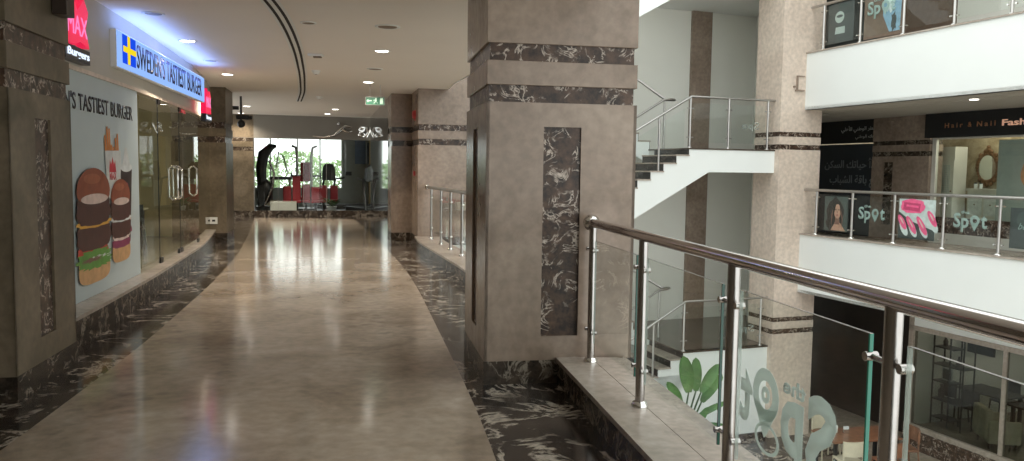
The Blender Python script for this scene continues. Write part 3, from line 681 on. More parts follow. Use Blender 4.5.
for k, (x, y, h) in enumerate(((.95, 1.3, .92), (1.25, 1.2, 1.25), (1.55, 1.4, .98), (1.85, 1.2, .90), (2.12, 1.6, .95), (2.5, 2.4, .93))):
    lab = ['red gym bench upright next to the step machine', 'tallest red gym seat below the hanging red pad', 'red gym seat just beyond the tallest one', 'red gym seat before the gym window joint', 'red gym seat by the gym window joint', 'last red gym seat beside the gym plant'][k]
    t = thing('gym_bench', lab, 'bench', gl(x, y), GA, 'red seats of the gym machines')
    MB().box(-.13, .13, -.04, .06, .45, h).build('backrest', MT['redpad'], t, bevel=.02); MB().box(-.14, .14, -.35, -.03, .38, .46).build('seat', MT['redpad'], t, bevel=.02)
    q = MB(); q.box(-.04, .04, -.2, 0, .02, .4); q.box(-.18, .18, -.35, .1, 0, .05); q.build('frame', MT['black'], t)
# treadmill
def treadmill(label, x, y, rot):
    t = thing('treadmill', label, 'exercise machine', gl(x, y), GA+rot)
    MB().box(-.35, .35, -.9, .9, .08, .24).build('deck', MT['black'], t, bevel=.02)
    MB().box(-.25, .25, -.85, .7, .24, .25).build('belt', MT['blackm'], t)
    for sx in (-.36, .36): MB().tube([(sx, .8, .15), (sx, .6, 1.15), (sx*.95, .2, 1.2)], .04).build('upright', MT['black'], t)
    q = MB(); q.prism_xz([(-.32, 1.1), (.32, 1.1), (.26, 1.55), (.1, 1.68), (-.1, 1.68), (-.26, 1.55)], .55, .72); q.build('console', MT['black'], t)
    MB().box(-.2, .2, .53, .55, 1.25, 1.5).build('screen', MT['brownpanel'], t)
treadmill('black treadmill with raised console beside the tan gym wall', 3.5, 1.25, 200)
treadmill('second black treadmill turned side-on behind the gym plant', 2.9, 3.4, 120)
# plant in gym
t = thing('potted_plant', 'low bushy potted plant on the gym floor before the treadmills', 'plant', gl(2.35, .5))
MB().lathe([(.12, 0), (.16, .3), (.17, .3), (.15, .27)]).build('pot', MT['socket'], t)
q = MB()
for k in range(46):
    a = k*2.4; e = .25+.5*random.random(); L = .3+.35*random.random(); d = Vector((math.cos(a)*math.cos(e), math.sin(a)*math.cos(e), math.sin(e))); s_ = Vector((-math.sin(a), math.cos(a), 0))*.035
    o_ = Vector((0, 0, .28)); m1 = o_+d*L*.6+Vector((0, 0, .05)); m2 = o_+d*L+Vector((0, 0, -.05))
    q._add([o_, m1+s_, m2, m1-s_], [(0, 1, 2, 3)])
o = q.build('foliage', MT['leafdark'], t)
tag(MB().box(-.4, .4, -.2, .2, 0, .45).build('storage_box', MT['creamcab'], loc=gl(.85, .45), rot=GA, bevel=.01), 'low cream storage box behind the gym glass', 'box')
# outdoor trees beyond the gym windows
for k, (x, y, h, w) in enumerate(((-1, 14, 1.9, 1.6), (1.2, 15, 2.2, 1.9), (3.4, 14, 1.8, 1.7), (5.5, 15, 2.1, 1.8))):
    lab = ['pale hedge shrub outside, seen behind the dark elliptical trainer', 'pale hedge shrub outside, seen behind the red gym pads', 'pale hedge shrub outside, seen behind the gym plant', 'pale hedge shrub outside, seen beyond the treadmill console'][k]
    t = thing('garden_shrub', lab, 'shrub', gl(x, y, 0))
    MB().cyl((0, 0, 0), (0, 0, h*.5), .08).build('stem', MT['wood'], t)
    q = MB(); rd = random.Random(k)
    for i in range(900):
        a, b, rr = rd.uniform(0, 6.28), rd.uniform(-1, 1), rd.uniform(.6, 1)**.5
        c = Vector((math.cos(a)*math.sqrt(1-b*b)*w, math.sin(a)*math.sqrt(1-b*b)*w*.5, b*h*.52))*rr+Vector((0, 0, h*.55))
        if c.z < .05: continue
        u = Vector((rd.uniform(-1, 1), rd.uniform(-1, 1), rd.uniform(-1, 1))).normalized(); v = u.orthogonal().normalized()
        q._add([c-u*.12, c+v*.06, c+u*.12, c-v*.06], [(0, 1, 2, 3)])
    q.build('foliage', MT['hedge'], t)
q = MB(); q.box(-8, 14, gy+.2, 30, -.1, -.02); struct(q.build('floor_outside', MT['kerbstone'], loc=G0, rot=GA))

# ------------------------------------------------------------------ balustrades
def balustrade(label, loc, rot, L, posts, ztop, zbot, rr, pr, panels, name='glass_balustrade', base=.045, gz=(.15, .87), gt=.006, endball=True, edgesides=(), postm=None, railm=None, clampo=.05, clampm=None):
    """local x along the rail; z measured from zbot"""
    t = thing(name, label, 'railing', loc, rot)
    H = ztop-zbot; postm = postm or MT['steel']; railm = railm or MT['steel']
    q = MB(); q.cyl((-.03 if endball else 0, 0, H), (L, 0, H), rr, n=20); q.build('handrail', railm, t)
    if endball:
        q = MB(); q.M = Matrix.Translation((-.03, 0, H)) @ Matrix.Rotation(R(90), 4, 'Y'); q.lathe([(rr*1.5, -.03), (rr*1.9, -.02), (rr*1.9, .0), (rr*1.1, .02)], n=20); q.build('wall_flange', MT['chrome'], t)
    for x in posts:
        q = MB(); q.cyl((x, 0, 0), (x, 0, H-rr*.6), pr, n=16); p = q.build('post', postm, t)
        MB().lathe([(base, 0), (base, .012), (base*.8, .03), (pr, .035)], x, 0).build('foot_flange', MT['chrome'], p)
        for z in (gz[0]+.07, gz[1]-.07):
            q = MB()
            for s_ in (-1, 1):
                ex = pr+clampo*(2.2 if s_ < 0 and edgesides else 1)
                q.cyl((x, 0, z), (x+s_*ex, 0, z), pr*.35); q.cyl((x+s_*ex, -pr*.75, z), (x+s_*ex, pr*.75, z), pr*.55, n=12)
            q.build('glass_clamp', clampm or MT['chrome'], p)
    out = []
    for (a, b) in panels:
        g = MB().box(a, b, -gt, gt, gz[0], gz[1]).build('glass_panel', MT['glass'], t); out.append(g)
        if edgesides:
            for i, x in enumerate((a, b)):
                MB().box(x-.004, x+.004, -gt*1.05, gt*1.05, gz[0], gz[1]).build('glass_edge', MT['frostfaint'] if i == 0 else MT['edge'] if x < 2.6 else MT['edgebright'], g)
            MB().box(a, b, -gt, gt, gz[1]-.0005, gz[1]+.001).build('glass_edge', MT['steelpost'], g)
    return t, out
near_ang = math.degrees(math.atan2(-1, .166))
K0 = 1.0137
px = [(5.70-y)*K0 for y in (5.69, 4.60, 3.42, 2.35, 1.2, 0.05, -1.1)]
nb, ng = balustrade('thick steel handrail with clear glass panels beginning at the marble pillar', (.574, 5.70, .187), near_ang, 9.2, px, 1.182, .187, .031, .027,
                    [(px[i]+.08, px[i+1]-.105) for i in range(6)], gz=(.15, .875), gt=.006, edgesides=True, postm=MT['steelpost'], railm=MT['steelrail'], base=.05, clampo=.035, clampm=MT['steelpost'])
# etched logo, third panel, reads from the atrium side
g3 = ng[2]; pa = px[2]
zb = .33
text('etched_letter', 'S', MT['frost'], g3, pa+.64, pa+.83, .30, .605, -.008, mirror=True, bold=.035, depth=.001)
text('etched_letter', 'p', MT['frost'], g3, pa+.46, pa+.62, .24, .535, -.008, mirror=True, bold=.035, depth=.001)
text('etched_letter', 't', MT['frost'], g3, pa+.115, pa+.225, .345, .565, -.008, mirror=True, bold=.04, depth=.001)
text('etched_letter', 'the', MT['frost'], g3, pa+.47, pa+.63, .55, .61, -.008, mirror=True, bold=.03, depth=.001)
# location pin
q = MB(); cx, cz = pa+.335, .50; rr_ = .105; zb = .41
outer = ell(cx, cz, rr_, rr_, 24, -20, 200)+[(cx-.02, zb-.04), (cx, zb-.075), (cx+.02, zb-.04)]
def ring(q, cx, cz, r0, r1, y0, y1, n=28, sx=1.0):
    for i in range(n):
        a, b = 2*math.pi*i/n, 2*math.pi*(i+1)/n
        q.prism_xz([(cx+sx*r0*math.cos(a), cz+r0*math.sin(a)), (cx+sx*r1*math.cos(a), cz+r1*math.sin(a)), (cx+sx*r1*math.cos(b), cz+r1*math.sin(b)), (cx+sx*r0*math.cos(b), cz+r0*math.sin(b))], y0, y1)
ring(q, cx, cz, .056, rr_, -.009, -.008); q.prism_xz([(cx-rr_*.98, cz-.03), (cx-.05, cz-.05), (cx, cz-.056), (cx+.05, cz-.05), (cx+rr_*.98, cz-.03), (cx+.02, zb-.06), (cx, zb-.08), (cx-.02, zb-.06)], -.009, -.008)
ring(q, cx, cz, .012, .034, -.009, -.008, 16)
ring(q, cx+.02, zb-.08, .050, .062, -.009, -.008, 28, 1.6)
q.build('etched_pin', MT['frost'], g3)

# far balustrade beyond the pillar
fa = Vector((-1.66, 16.2, .187)); fbp = Vector((-.5, 11.5, .187)); dd = fbp-fa
fo = Vector((-1.70, 16.12, .187))
farposts = [.5, 1.62, 2.6, 3.6, 4.6, 5.6]
balustrade('distant steel and glass railing ending at the pale marble pillar', fo, math.degrees(math.atan2(-1, .262)), 9.0, farposts+[6.7, 7.8, 8.8], 1.19, .187, .03, .025,
           [(a+.06, b-.06) for a, b in zip(farposts+[6.7, 7.8], farposts[1:]+[6.7, 7.8, 8.8])], gz=(.15, .875))

# ------------------------------------------------------------------ atrium frame: x = B (away to the right), y = A (away to the left)
K = Vector((5.733, 17.428, 0)); TH = 20.4
def at(x, y, z=0):
    a = R(TH); return Vector((K.x+x*math.cos(a)-y*math.sin(a), K.y+x*math.sin(a)+y*math.cos(a), z))
LV = 4.3     # lower storey height
t = thing('marble_column', 'tall pale marble column between the staircase and the right-hand balconies', 'column', K, TH)
q = MB()
zs = [-LV, -LV+.15, -2.28, -2.16, -1.99, -1.87, 2.03, 2.15, 2.32, 2.44, 6.2, 6.32, 6.5, 6.62, 9.5]
zs = [-4.5, -1.97, -1.86, -1.70, -1.60, 2.07, 2.18, 2.35, 2.45, 9.5]
for a, b in ((0, 1), (2, 3), (4, 5), (6, 7), (8, 9)): q.box(0, 1.1, 0, .87, zs[a], zs[b])
q.build('shaft', MT['limelight'], t)
for a, b in ((1, 2), (3, 4), (5, 6), (7, 8)): MB().box(.012, 1.088, .012, .858, zs[a]-.01, zs[b]+.01).build('marble_band', MT['emper'], t)
# small wall lamp frame on the column's right face
t = thing('wall_lamp', 'thin square wall lamp on the tall pale column', 'lamp', at(.40, -.0, 3.34), TH)
q = MB(); q.box(-.02, .17, -.05, 0, .30, .32); q.box(-.02, 0, -.05, 0, 0, .32); q.box(-.05, .17, -.05, 0, -.01, .02); q.box(-.1, -.06, -.04, 0, .06, .1); q.build('lamp_frame', MT['lime'], t)
MB().box(0, .16, -.01, 0, .02, .3).build('back_plate', MT['limelight'], t)

# stair back wall etc.
q = MB(); q.box(-6.6, 2.0, 3.5, 3.65, -LV, 9.5); q.prism_xy([(1.08, .80), (1.18, .80), (2.05, 3.6), (1.95, 3.6)], -LV, 9.5); q.box(-6.7, -6.6, 1.5, 3.65, -LV, 9.5)
struct(q.build('wall_stair', MT['offwhite'], loc=K, rot=TH))
tag(MB().box(-.06, .52, 3.42, 3.5, -LV, 9.4).build('wall_pilaster', MT['lime'], loc=K, rot=TH), 'brown stone pilaster on the pale wall behind the staircase', 'pilaster')

def stair(zl, label, rail=True, down=True, up=True, floorbelow=False):
    """half landing with its top at zl; front flight goes down to the left, rear flight goes up to the left"""
    t = thing('staircase', label, 'staircase', at(0, 0, 0), TH)
    bl_ = -2.15; n = 12; ri = (2.06)/12; go = .30
    pts = [(.02, zl), (.02, zl-.5), (-1.66, zl-.5)]
    xe = bl_-go*(n-1)
    pts += [(xe, zl-ri*n-.02-.0), (xe, zl-ri*n)] if False else []
    x = bl_; z = zl
    # stepped top from landing going down left, then the straight soffit back
    top = [(.02, zl), (bl_, zl)]
    for i in range(n):
        z -= ri; top.append((x, z)); x -= go; top.append((x, z))
    soff_end_z = zl-.5-(-1.66-(x))*.555
    poly = [(.02, zl-.5), (-1.66, zl-.5), (x, soff_end_z)]+top[::-1]
    if down:
        # split into convex-ish slabs: one vertical slice per tread
        q = MB(); 
        q.prism_xz([(.02, zl-.5), (.02, zl), (bl_, zl), (bl_, zl-.5-(-1.66-bl_)*.555), (-1.66, zl-.5)], .15, .25)
        x = bl_; z = zl
        for i in range(n):
            z -= ri; f = lambda xx: zl-.5-(-1.66-xx)*.555
            q.prism_xz([(x, f(x)), (x, z), (x-go, z), (x-go, f(x-go))], .15, 1.55); x -= go
        q.build('stringer', MT['white'], t)
        x = bl_; z = zl
        for i in range(n):
            z -= ri; q = MB(); q.box(x-go-.02, x+.001, .13, 1.57, z-.001, z+.028); q.cur = 1; q.box(x-.012, x+.001, .16, 1.55, z+.028, z+ri-.002); q.build('tread', [MT['kerbstone'], MT['tread']], t); x -= go
    if up:
        q = MB(); x = bl_; z = zl; g_ = lambda xx: zl-.35+(-(xx-bl_))*ri/go
        for i in range(n):
            q.prism_xz([(x, g_(x)), (x, z+ri), (x-go, z+ri), (x-go, g_(x-go))], 1.8, 3.3); z += ri; x -= go
        q.build('stringer', MT['white'], t)
        x = bl_; z = zl
        for i in range(n):
            q = MB(); q.box(x-go, x+.02, 1.78, 3.32, z+ri-.002, z+ri+.026); q.cur = 1; q.box(x-.001, x+.012, 1.8, 3.3, z, z+ri-.004); q.build('tread', [MT['kerbstone'], MT['tread']], t); z += ri; x -= go
    q = MB(); q.box(bl_, .0, .25, 3.5, zl-.5, zl-.03); q.prism_xy([(0, .88), (1.08, .88), (1.88, 3.49), (0, 3.49)], zl-.5, zl-.03); q.build('landing_slab', MT['white'], t)
    q = MB(); q.box(bl_-.02, .0, .13, 3.5, zl-.03, zl); q.prism_xy([(0, .88), (1.08, .88), (1.88, 3.49), (0, 3.49)], zl-.03, zl); q.build('landing_floor', MT['landing'], t)
    return t
stair(2.06, 'white staircase with black treads rising behind the marble pillar, middle storey')
stair(2.06-LV, 'lower staircase with dark brown landing seen through the glass railing')
stair(2.06+LV-.25, 'topmost white stair flight crossing the upper edge beside the marble pillar')
def stair_rail(label, zl, panels=True, top=False, inner=True):
    t = thing('stair_railing', label, 'railing', at(0, 0, 0), TH)
    s_ = 2.06/12/.30; y = .20
    # landing and front flight handrail
    MB().tube([(.02, y, zl+1.06), (-2.1, y, zl+1.06), (-5.5, y, zl+1.06-3.4*s_)], .026).build('handrail', MT['steel'], t)
    xs = [-.17, -1.17, -2.12]
    for x in xs: 
        p = MB().cyl((x, y, zl), (x, y, zl+1.05), .024).build('post', MT['steel'], t)
        q = MB(); q.lathe([(.045, zl), (.045, zl+.012), (.024, zl+.03)], x, y)
        q.build('foot_flange', MT['steel'], p)
        for z in (.22, .82): MB().cyl((x-.08, y, zl+z), (x+.08, y, zl+z), .012).build('glass_clamp', MT['steel'], p)
    xd = [-2.85, -3.75, -4.65]
    for x in xd:
        zz = zl-(-2.1-x)*s_; MB().cyl((x, y, zz-.12), (x, y, zz+1.03), .024).build('post', MT['steel'], t)
    q = MB()
    for a, b in ((-.24, -1.1), (-1.24, -2.05)): MB().box(b, a, y-.005, y+.005, zl+.12, zl+.93).build('glass_panel', MT['glass'], t)
    for a, b in zip([-2.2]+xd, xd):
        a -= .06; b += .06; za, zb_ = zl-(-2.1-a)*s_, zl-(-2.1-b)*s_
        MB().prism_xz([(a, za+.1), (a, za+.9), (b, zb_+.9), (b, zb_+.1)], y-.005, y+.005).build('glass_panel', MT['glass'], t)
    if inner:
        # inner rail: front flight inner side, turning into the rear flight
        MB().tube([(-5.5, 1.55, zl+1.06-3.6*s_), (-1.95, 1.55, zl+1.1), (-1.75, 1.55, zl+1.12), (-1.6, 1.66, zl+1.12), (-1.75, 1.8, zl+1.12), (-5.5, 1.8, zl+1.12+3.75*s_)], .026).build('handrail', MT['steel'], t)
        for x in (-1.9,): MB().cyl((x, 1.6, zl), (x, 1.6, zl+1.1), .024).build('post', MT['steel'], t)
        for k in range(3):
            x = -2.9-.9*k
            MB().cyl((x, 1.8, zl+(-1.95-x)*s_-.1), (x, 1.8, zl+(-1.95-x)*s_+1.1), .022).build('post', MT['steel'], t)
            MB().cyl((x, 1.55, zl-(-1.95-x)*s_-.15), (x, 1.55, zl-(-1.95-x)*s_+1.05), .022).build('post', MT['steel'], t)
    return t
stair_rail('steel and glass railing round the upper white landing beside the tall column', 2.06)
stair_rail('steel and glass railing of the lower landing seen through the near glass', 2.06-LV)
# faint backwards logo vinyl on the landing glass
lg = thing('glass_decal', 'faint mirrored frosted lettering on the upper landing glass', 'decal', at(0, .2, 0), TH)
text('lettering', 'Spo', MT['frostfaint'], lg, -.85, -.40, 2.44, 2.64, -.01, mirror=True, bold=.01, depth=.001)
lg = thing('glass_decal', 'faint mirrored frosted lettering on the lower landing glass', 'decal', at(0, .2, 0), TH)
text('lettering', 'Spo', MT['frostfaint'], lg, -.9, -.35, 2.34-LV, 2.54-LV, -.01, mirror=True, bold=.01, depth=.001)
q = MB(); q.lathe([(.12, -.09), (.15, -.05), (.15, 0)])
tag(q.build('soffit_lamp', MT['exitwhite'], loc=at(-1.25, 1.3, 2.06+LV-.75)), 'small round lamp under the topmost stair landing', 'lamp')

# ------------------------------------------------------------------ right-hand balconies, frame: x = -A (towards the camera), y = B
SB = .634; SO = at(SB, 0); SR = TH-90
LX = 14.5
def slab(name, zt, zb, mat=MT['white']):
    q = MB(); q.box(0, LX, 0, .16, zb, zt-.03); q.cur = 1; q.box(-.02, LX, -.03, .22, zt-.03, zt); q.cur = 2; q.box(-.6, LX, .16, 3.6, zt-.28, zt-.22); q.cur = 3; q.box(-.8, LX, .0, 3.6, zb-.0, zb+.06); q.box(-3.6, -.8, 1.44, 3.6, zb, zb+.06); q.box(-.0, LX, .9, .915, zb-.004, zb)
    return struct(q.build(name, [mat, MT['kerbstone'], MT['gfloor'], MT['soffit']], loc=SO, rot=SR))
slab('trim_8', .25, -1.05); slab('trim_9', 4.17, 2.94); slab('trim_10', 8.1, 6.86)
posts = [.38, 1.42, 2.50, 3.61, 4.70, 5.8, 6.9, 8.0, 9.1]
def panelset(ps): return [(a+.07, b-.07) for a, b in zip(ps, ps[1:])]
mbal, mg = balustrade('steel and glass railing of the middle right-hand balcony', at(SB+.09, .0, .25), SR, LX-.2, posts, 1.205, .25, .03, .026, panelset(posts), gz=(.1, .88), base=.06)
ubal, ug = balustrade('steel and glass railing of the upper right-hand balcony', at(SB+.09, .0, 4.17), SR, LX-.2, posts, 5.125, 4.17, .03, .026, panelset(posts), gz=(.1, .88), base=.06)
def spot_logo(g, x0, x1, z0, z1, mat):
    w = x1-x0; h = z1-z0
    text('etched_lettering', 'Sp', mat, g, x0, x0+.47*w, z0, z1-.1*h, -.010, bold=.03, depth=.001)
    text('etched_lettering', 't', mat, g, x0+.82*w, x1, z0+.22*h, z1-.15*h, -.010, bold=.03, depth=.001)
    text('etched_lettering', 'the', mat, g, x0+.22*w, x0+.48*w, z1-.14*h, z1+.02*h, -.010, bold=.02, depth=.001)
    q = MB(); cx, cz, r = x0+.645*w, z1-.42*h, .25*h
    ring(q, cx, cz, r*.45, r, -.011, -.010, 20); q.prism_xz([(cx-r*.9, cz-r*.4), (cx, cz-r*.5), (cx+r*.9, cz-r*.4), (cx, z0+.08*h)], -.011, -.010); q.build('etched_pin', mat, g)
spot_logo(mg[1], 1.60, 2.28, .34, .70, MT['frostlight']); spot_logo(mg[3], 3.82, 4.48, .33, .70, MT['frostlight'])
spot_logo(ug[1], 1.60, 2.30, .42, .80, MT['frostlight'])
def poster(label, x0, x1, z0, z1, zf, bg, polys, mirror=False):
    t = thing('glass_poster', label, 'poster', at(SB+.09, 0, zf), SR)
    MB().box(x0, x1, .012, .018, z0, z1).build('poster_sheet', bg, t)
    if polys: flat('printed_picture', polys, t, .011, .001)
    return t
# portrait
x0, x1, z0, z1 = .62, 1.28, .12, .84
cx = 1.0
poster('dark portrait poster of a long-haired woman on the middle balcony glass', x0, x1, z0, z1, .25, MT['portraitbg'],
       [(blob(.93, .48, .24, .33, .06, 5, seed=31, p=1), MT['hair']), (blob(.86, .3, .18, .2, .08, 6, seed=32, p=1), MT['hair']), ([(.82, .13), (.92, .30), (1.08, .30), (1.24, .13)], MT['skin']), ([(.93, .26), (.95, .45), (1.05, .45), (1.07, .26)], MT['skindark']),
        (ell(1.0, .53, .095, .15), MT['skin']), (ell(.955, .565, .026, .010), MT['hair']), (ell(1.04, .565, .026, .010), MT['hair']), ([(.992, .56), (.985, .50), (1.012, .50)], MT['skindark']), (ell(1.0, .455, .032, .012), MT['lips']),
        ([(.80, .12), (.78, .4), (.84, .62), (.97, .73), (.94, .60), (.90, .45), (.93, .28)], MT['hair']), ([(.84, .2), (.83, .45), (.87, .6), (.86, .4)], MT['skindark']), ([(1.14, .15), (1.16, .4), (1.10, .6), (1.13, .35)], MT['skindark']), ([(1.05, .70), (1.10, .62), (1.12, .40), (1.09, .5)], MT['hair'])])
# nails
def rell(cx, cz, rx, rz, ang, n=22):
    c, s_ = math.cos(R(ang)), math.sin(R(ang)); return [(cx+c*px_-s_*pz_, cz+s_*px_+c*pz_) for px_, pz_ in ell(0, 0, rx, rz, n)]
fing = [([(2.60, .12), (3.42, .12), (3.42, .30), (2.9, .45), (2.60, .62)], MT['charcoal'])]
for cx_, cz_, L_ in ((2.69, .40, .19), (2.90, .36, .23), (3.14, .36, .24), (3.36, .50, .20)):
    fing.append((rell(cx_+.04, max(.29, cz_-.10), .15, .07, -58), MT['pale'])); fing.append((rell(cx_, cz_+.02, L_*.85, .062, -55), MT['pink'])); fing.append((rell(cx_-.01, cz_+.05, L_*.4, .015, -55), MT['onion']))
poster('bright pink manicured nails poster on the middle balcony glass', 2.60, 3.42, .12, .86, .25, MT['pale'],
       fing+[(blob(2.92, .73, .27, .13, .04, 7, seed=41), MT['pink']), ([(2.72, .80), (2.70, .66), (3.08, .63), (3.10, .78)], MT['pinkdark']), ([(2.78, .76), (2.77, .72), (3.05, .70), (3.05, .74)], MT['pink'])])
po = poster('charcoal poster with pale cursive writing on the middle balcony glass', 4.88, 5.66, .14, .80, .25, MT['charcoal'], [(blob(5.3, .62, .3, .16, .03, 4, seed=51), MT['portraitbg'])])
text('lettering', 'beauty', MT['frostlight'], po, 5.02, 5.45, .42, .56, .009, depth=.001, shear=.4)
po = poster('dark poster with a pale cup picture on the upper balcony glass', .50, 1.22, .10, .90, 4.17, MT['charcoal'], [(ell(.82, .62, .13, .12), MT['frost']), (ell(.82, .64, .09, .03), MT['charcoal']), ([(.70, .28), (.72, .42), (.98, .42), (.98, .28)], MT['frost'])])
po = poster('brown poster with a blue and white photograph on the upper balcony glass', 1.50, 2.44, .05, .95, 4.17, MT['brownpanel'], [([(2.0, .95), (1.98, .45), (2.15, .12), (2.40, .12), (2.44, .95)], MT['bluephoto']), (blob(2.15, .7, .09, .2, .15, 6, seed=61), MT['pale']), (blob(2.25, .3, .06, .16, .15, 6, seed=62), MT['charcoal'])])
# floors' shopfront wall at y=3.4
q = MB(); D = 3.40
q.box(-3.3, LX, D+.9+.6+3, D+4.6, -.05, 3)                                          # back wall of the middle shops
q.box(-3.75, -3.65, 1.45, D+4.6, -LV, 9)
struct(q.build('wall_shops_back', MT['goldwall'], loc=SO, rot=SR))
q = MB(); q.box(-.8, LX, .22, D+4.5, -.06, .0); q.box(-3.6, -.8, 1.44, D+4.5, -.06, 0); struct(q.build('floor_balcony', MT['gfloor'], loc=SO, rot=SR))
# bank window
t = thing('bank_shopfront', 'dark bank shopfront with grey Arabic writing behind the tall column', 'shopfront', SO, SR)
MB().box(-3.64, -1.38, D, D+.08, 0, 2.33).build('dark_window_poster', MT['navy'], t); sb = MB().box(-3.64, -1.38, D-.04, D+.08, 2.36, 2.94).build('sign_band', MT['blackm'], t)
FORMS = {'ا': 'FE8D FE8E', 'أ': 'FE83 FE84', 'ب': 'FE8F FE90 FE91 FE92', 'ة': 'FE93 FE94', 'ت': 'FE95 FE96 FE97 FE98', 'ح': 'FEA1 FEA2 FEA3 FEA4', 'د': 'FEA9 FEAA', 'ر': 'FEAD FEAE', 'س': 'FEB1 FEB2 FEB3 FEB4',
         'ش': 'FEB5 FEB6 FEB7 FEB8', 'ط': 'FEC1 FEC2 FEC3 FEC4', 'ع': 'FEC9 FECA FECB FECC', 'ق': 'FED5 FED6 FED7 FED8', 'ك': 'FED9 FEDA FEDB FEDC', 'ل': 'FEDD FEDE FEDF FEE0', 'م': 'FEE1 FEE2 FEE3 FEE4',
         'ن': 'FEE5 FEE6 FEE7 FEE8', 'ه': 'FEE9 FEEA FEEB FEEC', 'و': 'FEED FEEE', 'ي': 'FEF1 FEF2 FEF3 FEF4'}
def arabic(s):
    out = []; words = s.split(' ')
    for w in words:
        o = []; prev = False
        for i, ch in enumerate(w):
            f = FORMS[ch].split(); nxt = i+1 < len(w)
            dual = len(f) == 4
            k = (3 if (prev and nxt and dual) else 1 if prev else 2 if (nxt and dual) else 0)
            o.append(chr(int(f[k], 16))); prev = dual
        out.append(''.join(o))
    return ' '.join(out)[::-1]
text('lettering', arabic('بنك قطر الوطني الأهلي'), MT['whiteprint'], sb, -2.55, -1.10, 2.62, 2.80, D-.045, bold=.01)
text('lettering', arabic('بنك الوطني'), MT['whiteprint'], sb, -2.05, -1.40, 2.44, 2.56, D-.045, bold=.01)
text('lettering', arabic('ابدأ حياتك السكن'), MT['greyprint'], t, -3.15, -1.25, 1.66, 1.98, D-.004, bold=.02)
text('lettering', arabic('مع باقة الشباب'), MT['greyprint'], t, -2.95, -1.28, 1.22, 1.54, D-.004, bold=.02)
# stone pilaster between bank and salon
t = thing('shop_pilaster', 'wide brown stone pilaster between the bank window and the salon', 'pillar', SO, SR)
q = MB(); w0, w1 = -1.38, .32
q.box(w0, w1, D-.12, D+.3, 0, 2.0); q.box(w0, w1, D-.12, D+.3, 2.11, 2.27); q.box(w0, w1, D-.12, D+.3, 2.37, 2.94); q.build('shaft', MT['lime'], t)
for a, b in ((2.0, 2.11), (2.27, 2.37)): MB().box(w0+.01, w1-.01, D-.108, D+.28, a-.005, b+.005).build('marble_band', MT['emperbase'], t)
MB().box(-.98, -.72, D-.125, D-.11, .35, 1.86).build('niche_panel', MT['emperbase'], t)
tag(MB().box(-.87, -.76, D-.2, D-.12, 2.55, 2.85).build('wall_lamp', MT['lime'], loc=SO, rot=SR), 'small box lamp on the brown pilaster between bank and salon', 'lamp')
# salon
sn = thing('salon_sign', 'black Hair & Nail Fashion sign above the salon window', 'sign', SO, SR)
b_ = MB().box(.33, 7.5, D-.30, D-.14, 2.40, 2.935).build('sign_board', MT['blackm'], sn)
for w_, xa, xb in (('H a i r', .87, 1.32), ('&', 1.45, 1.54), ('N a i l', 1.67, 2.10)): text('lettering', w_, MT['copper'], b_, xa, xb, 2.60, 2.71, D-.305, bold=.01, depth=.01)
text('lettering', 'Fashion', MT['copperlit'], b_, 2.25, 3.15, 2.59, 2.72, D-.305, bold=.02, depth=.01)
struct(MB().box(.32, 5.4, D, D+.012, .25, 2.4).build('window_8', MT['shopglass'], loc=SO, rot=SR))
q = MB(); q.box(.32, .42, D-.03, D+.05, .0, 2.4); q.box(.3, 8, D-.03, D+.05, 2.37, 2.42); q.box(.32, 8, D-.03, D+.05, 0, .26); struct(q.build('trim_11', MT['creamcab'], loc=SO, rot=SR))
q = MB(); q.box(-1.2, 6, D+1.12, D+1.2, 0, 2.94); struct(q.build('wall_salon', MT['goldwall'], loc=SO, rot=SR))
# cabinet
t = thing('display_cabinet', 'tall white salon cabinet with lattice door', 'cabinet', tuple(SO)[:2]+(0,), SR)
cx0, cx1, cy0, cy1 = .09, .50, D+.45, D+.85
MB().box(cx0, cx1, cy0+.02, cy1, 0, 2.22).build('carcass', MT['creamcab'], t)
dr = MB().box(cx0+.0, cx1, cy0, cy0+.02, .05, 1.9).build('door', MT['creamcab'], t)
q = MB(); q.box(cx0+.1, cx1-.1, cy0-.006, cy0, .9, 1.8); q.build('lattice_panel', MT['gymwall'], dr)
q = MB()
for k in range(5):
    q.box(cx0+.1+.045*k, cx0+.11+.045*k, cy0-.012, cy0-.006, .9, 1.8)
for k in range(18): q.box(cx0+.1, cx1-.1, cy0-.012, cy0-.006, .9+.05*k, .91+.05*k)
q.build('lattice_bars', MT['creamcab'], dr)
MB().sphere((cx1-.05, cy0-.01, 1.2), .02).build('knob', MT['bronze'], dr)
# dresser and mirror
t = thing('dresser', 'white salon dresser under the carved oval mirror', 'dresser', SO, SR)
MB().box(.68, 1.9, D+.70, D+1.10, 0, 1.22).build('carcass', MT['creamcab'], t); MB().box(.66, 1.92, D+.67, D+1.11, 1.22, 1.27).build('worktop', MT['creamcab'], t)
for i in range(3):
    for j in range(2):
        dq = MB().box(.72+.40*i, 1.06+.40*i, D+.685, D+.70, .12+.55*j, .6+.55*j).build('drawer', MT['paperwhite'], t); MB().sphere((.89+.40*i, D+.675, .36+.55*j), .015).build('knob', MT['bronze'], dq)
t = thing('wall_mirror', 'oval mirror in an ornate carved brown frame on the salon wall', 'mirror', SO, SR)
mx, mz, my = .86, 1.75, D+1.06
q = MB(); q.prism_xz(ell(mx, mz, .22, .28, 28), my-.01, my); q.build('mirror_glass', MT['mirror'], t)
q = MB()
for i in range(30):
    a = 2*math.pi*i/30; q.sphere((mx+.26*math.cos(a), my, mz+.32*math.sin(a)), .05+.016*math.sin(3*a), .03, .05, 8, 6)
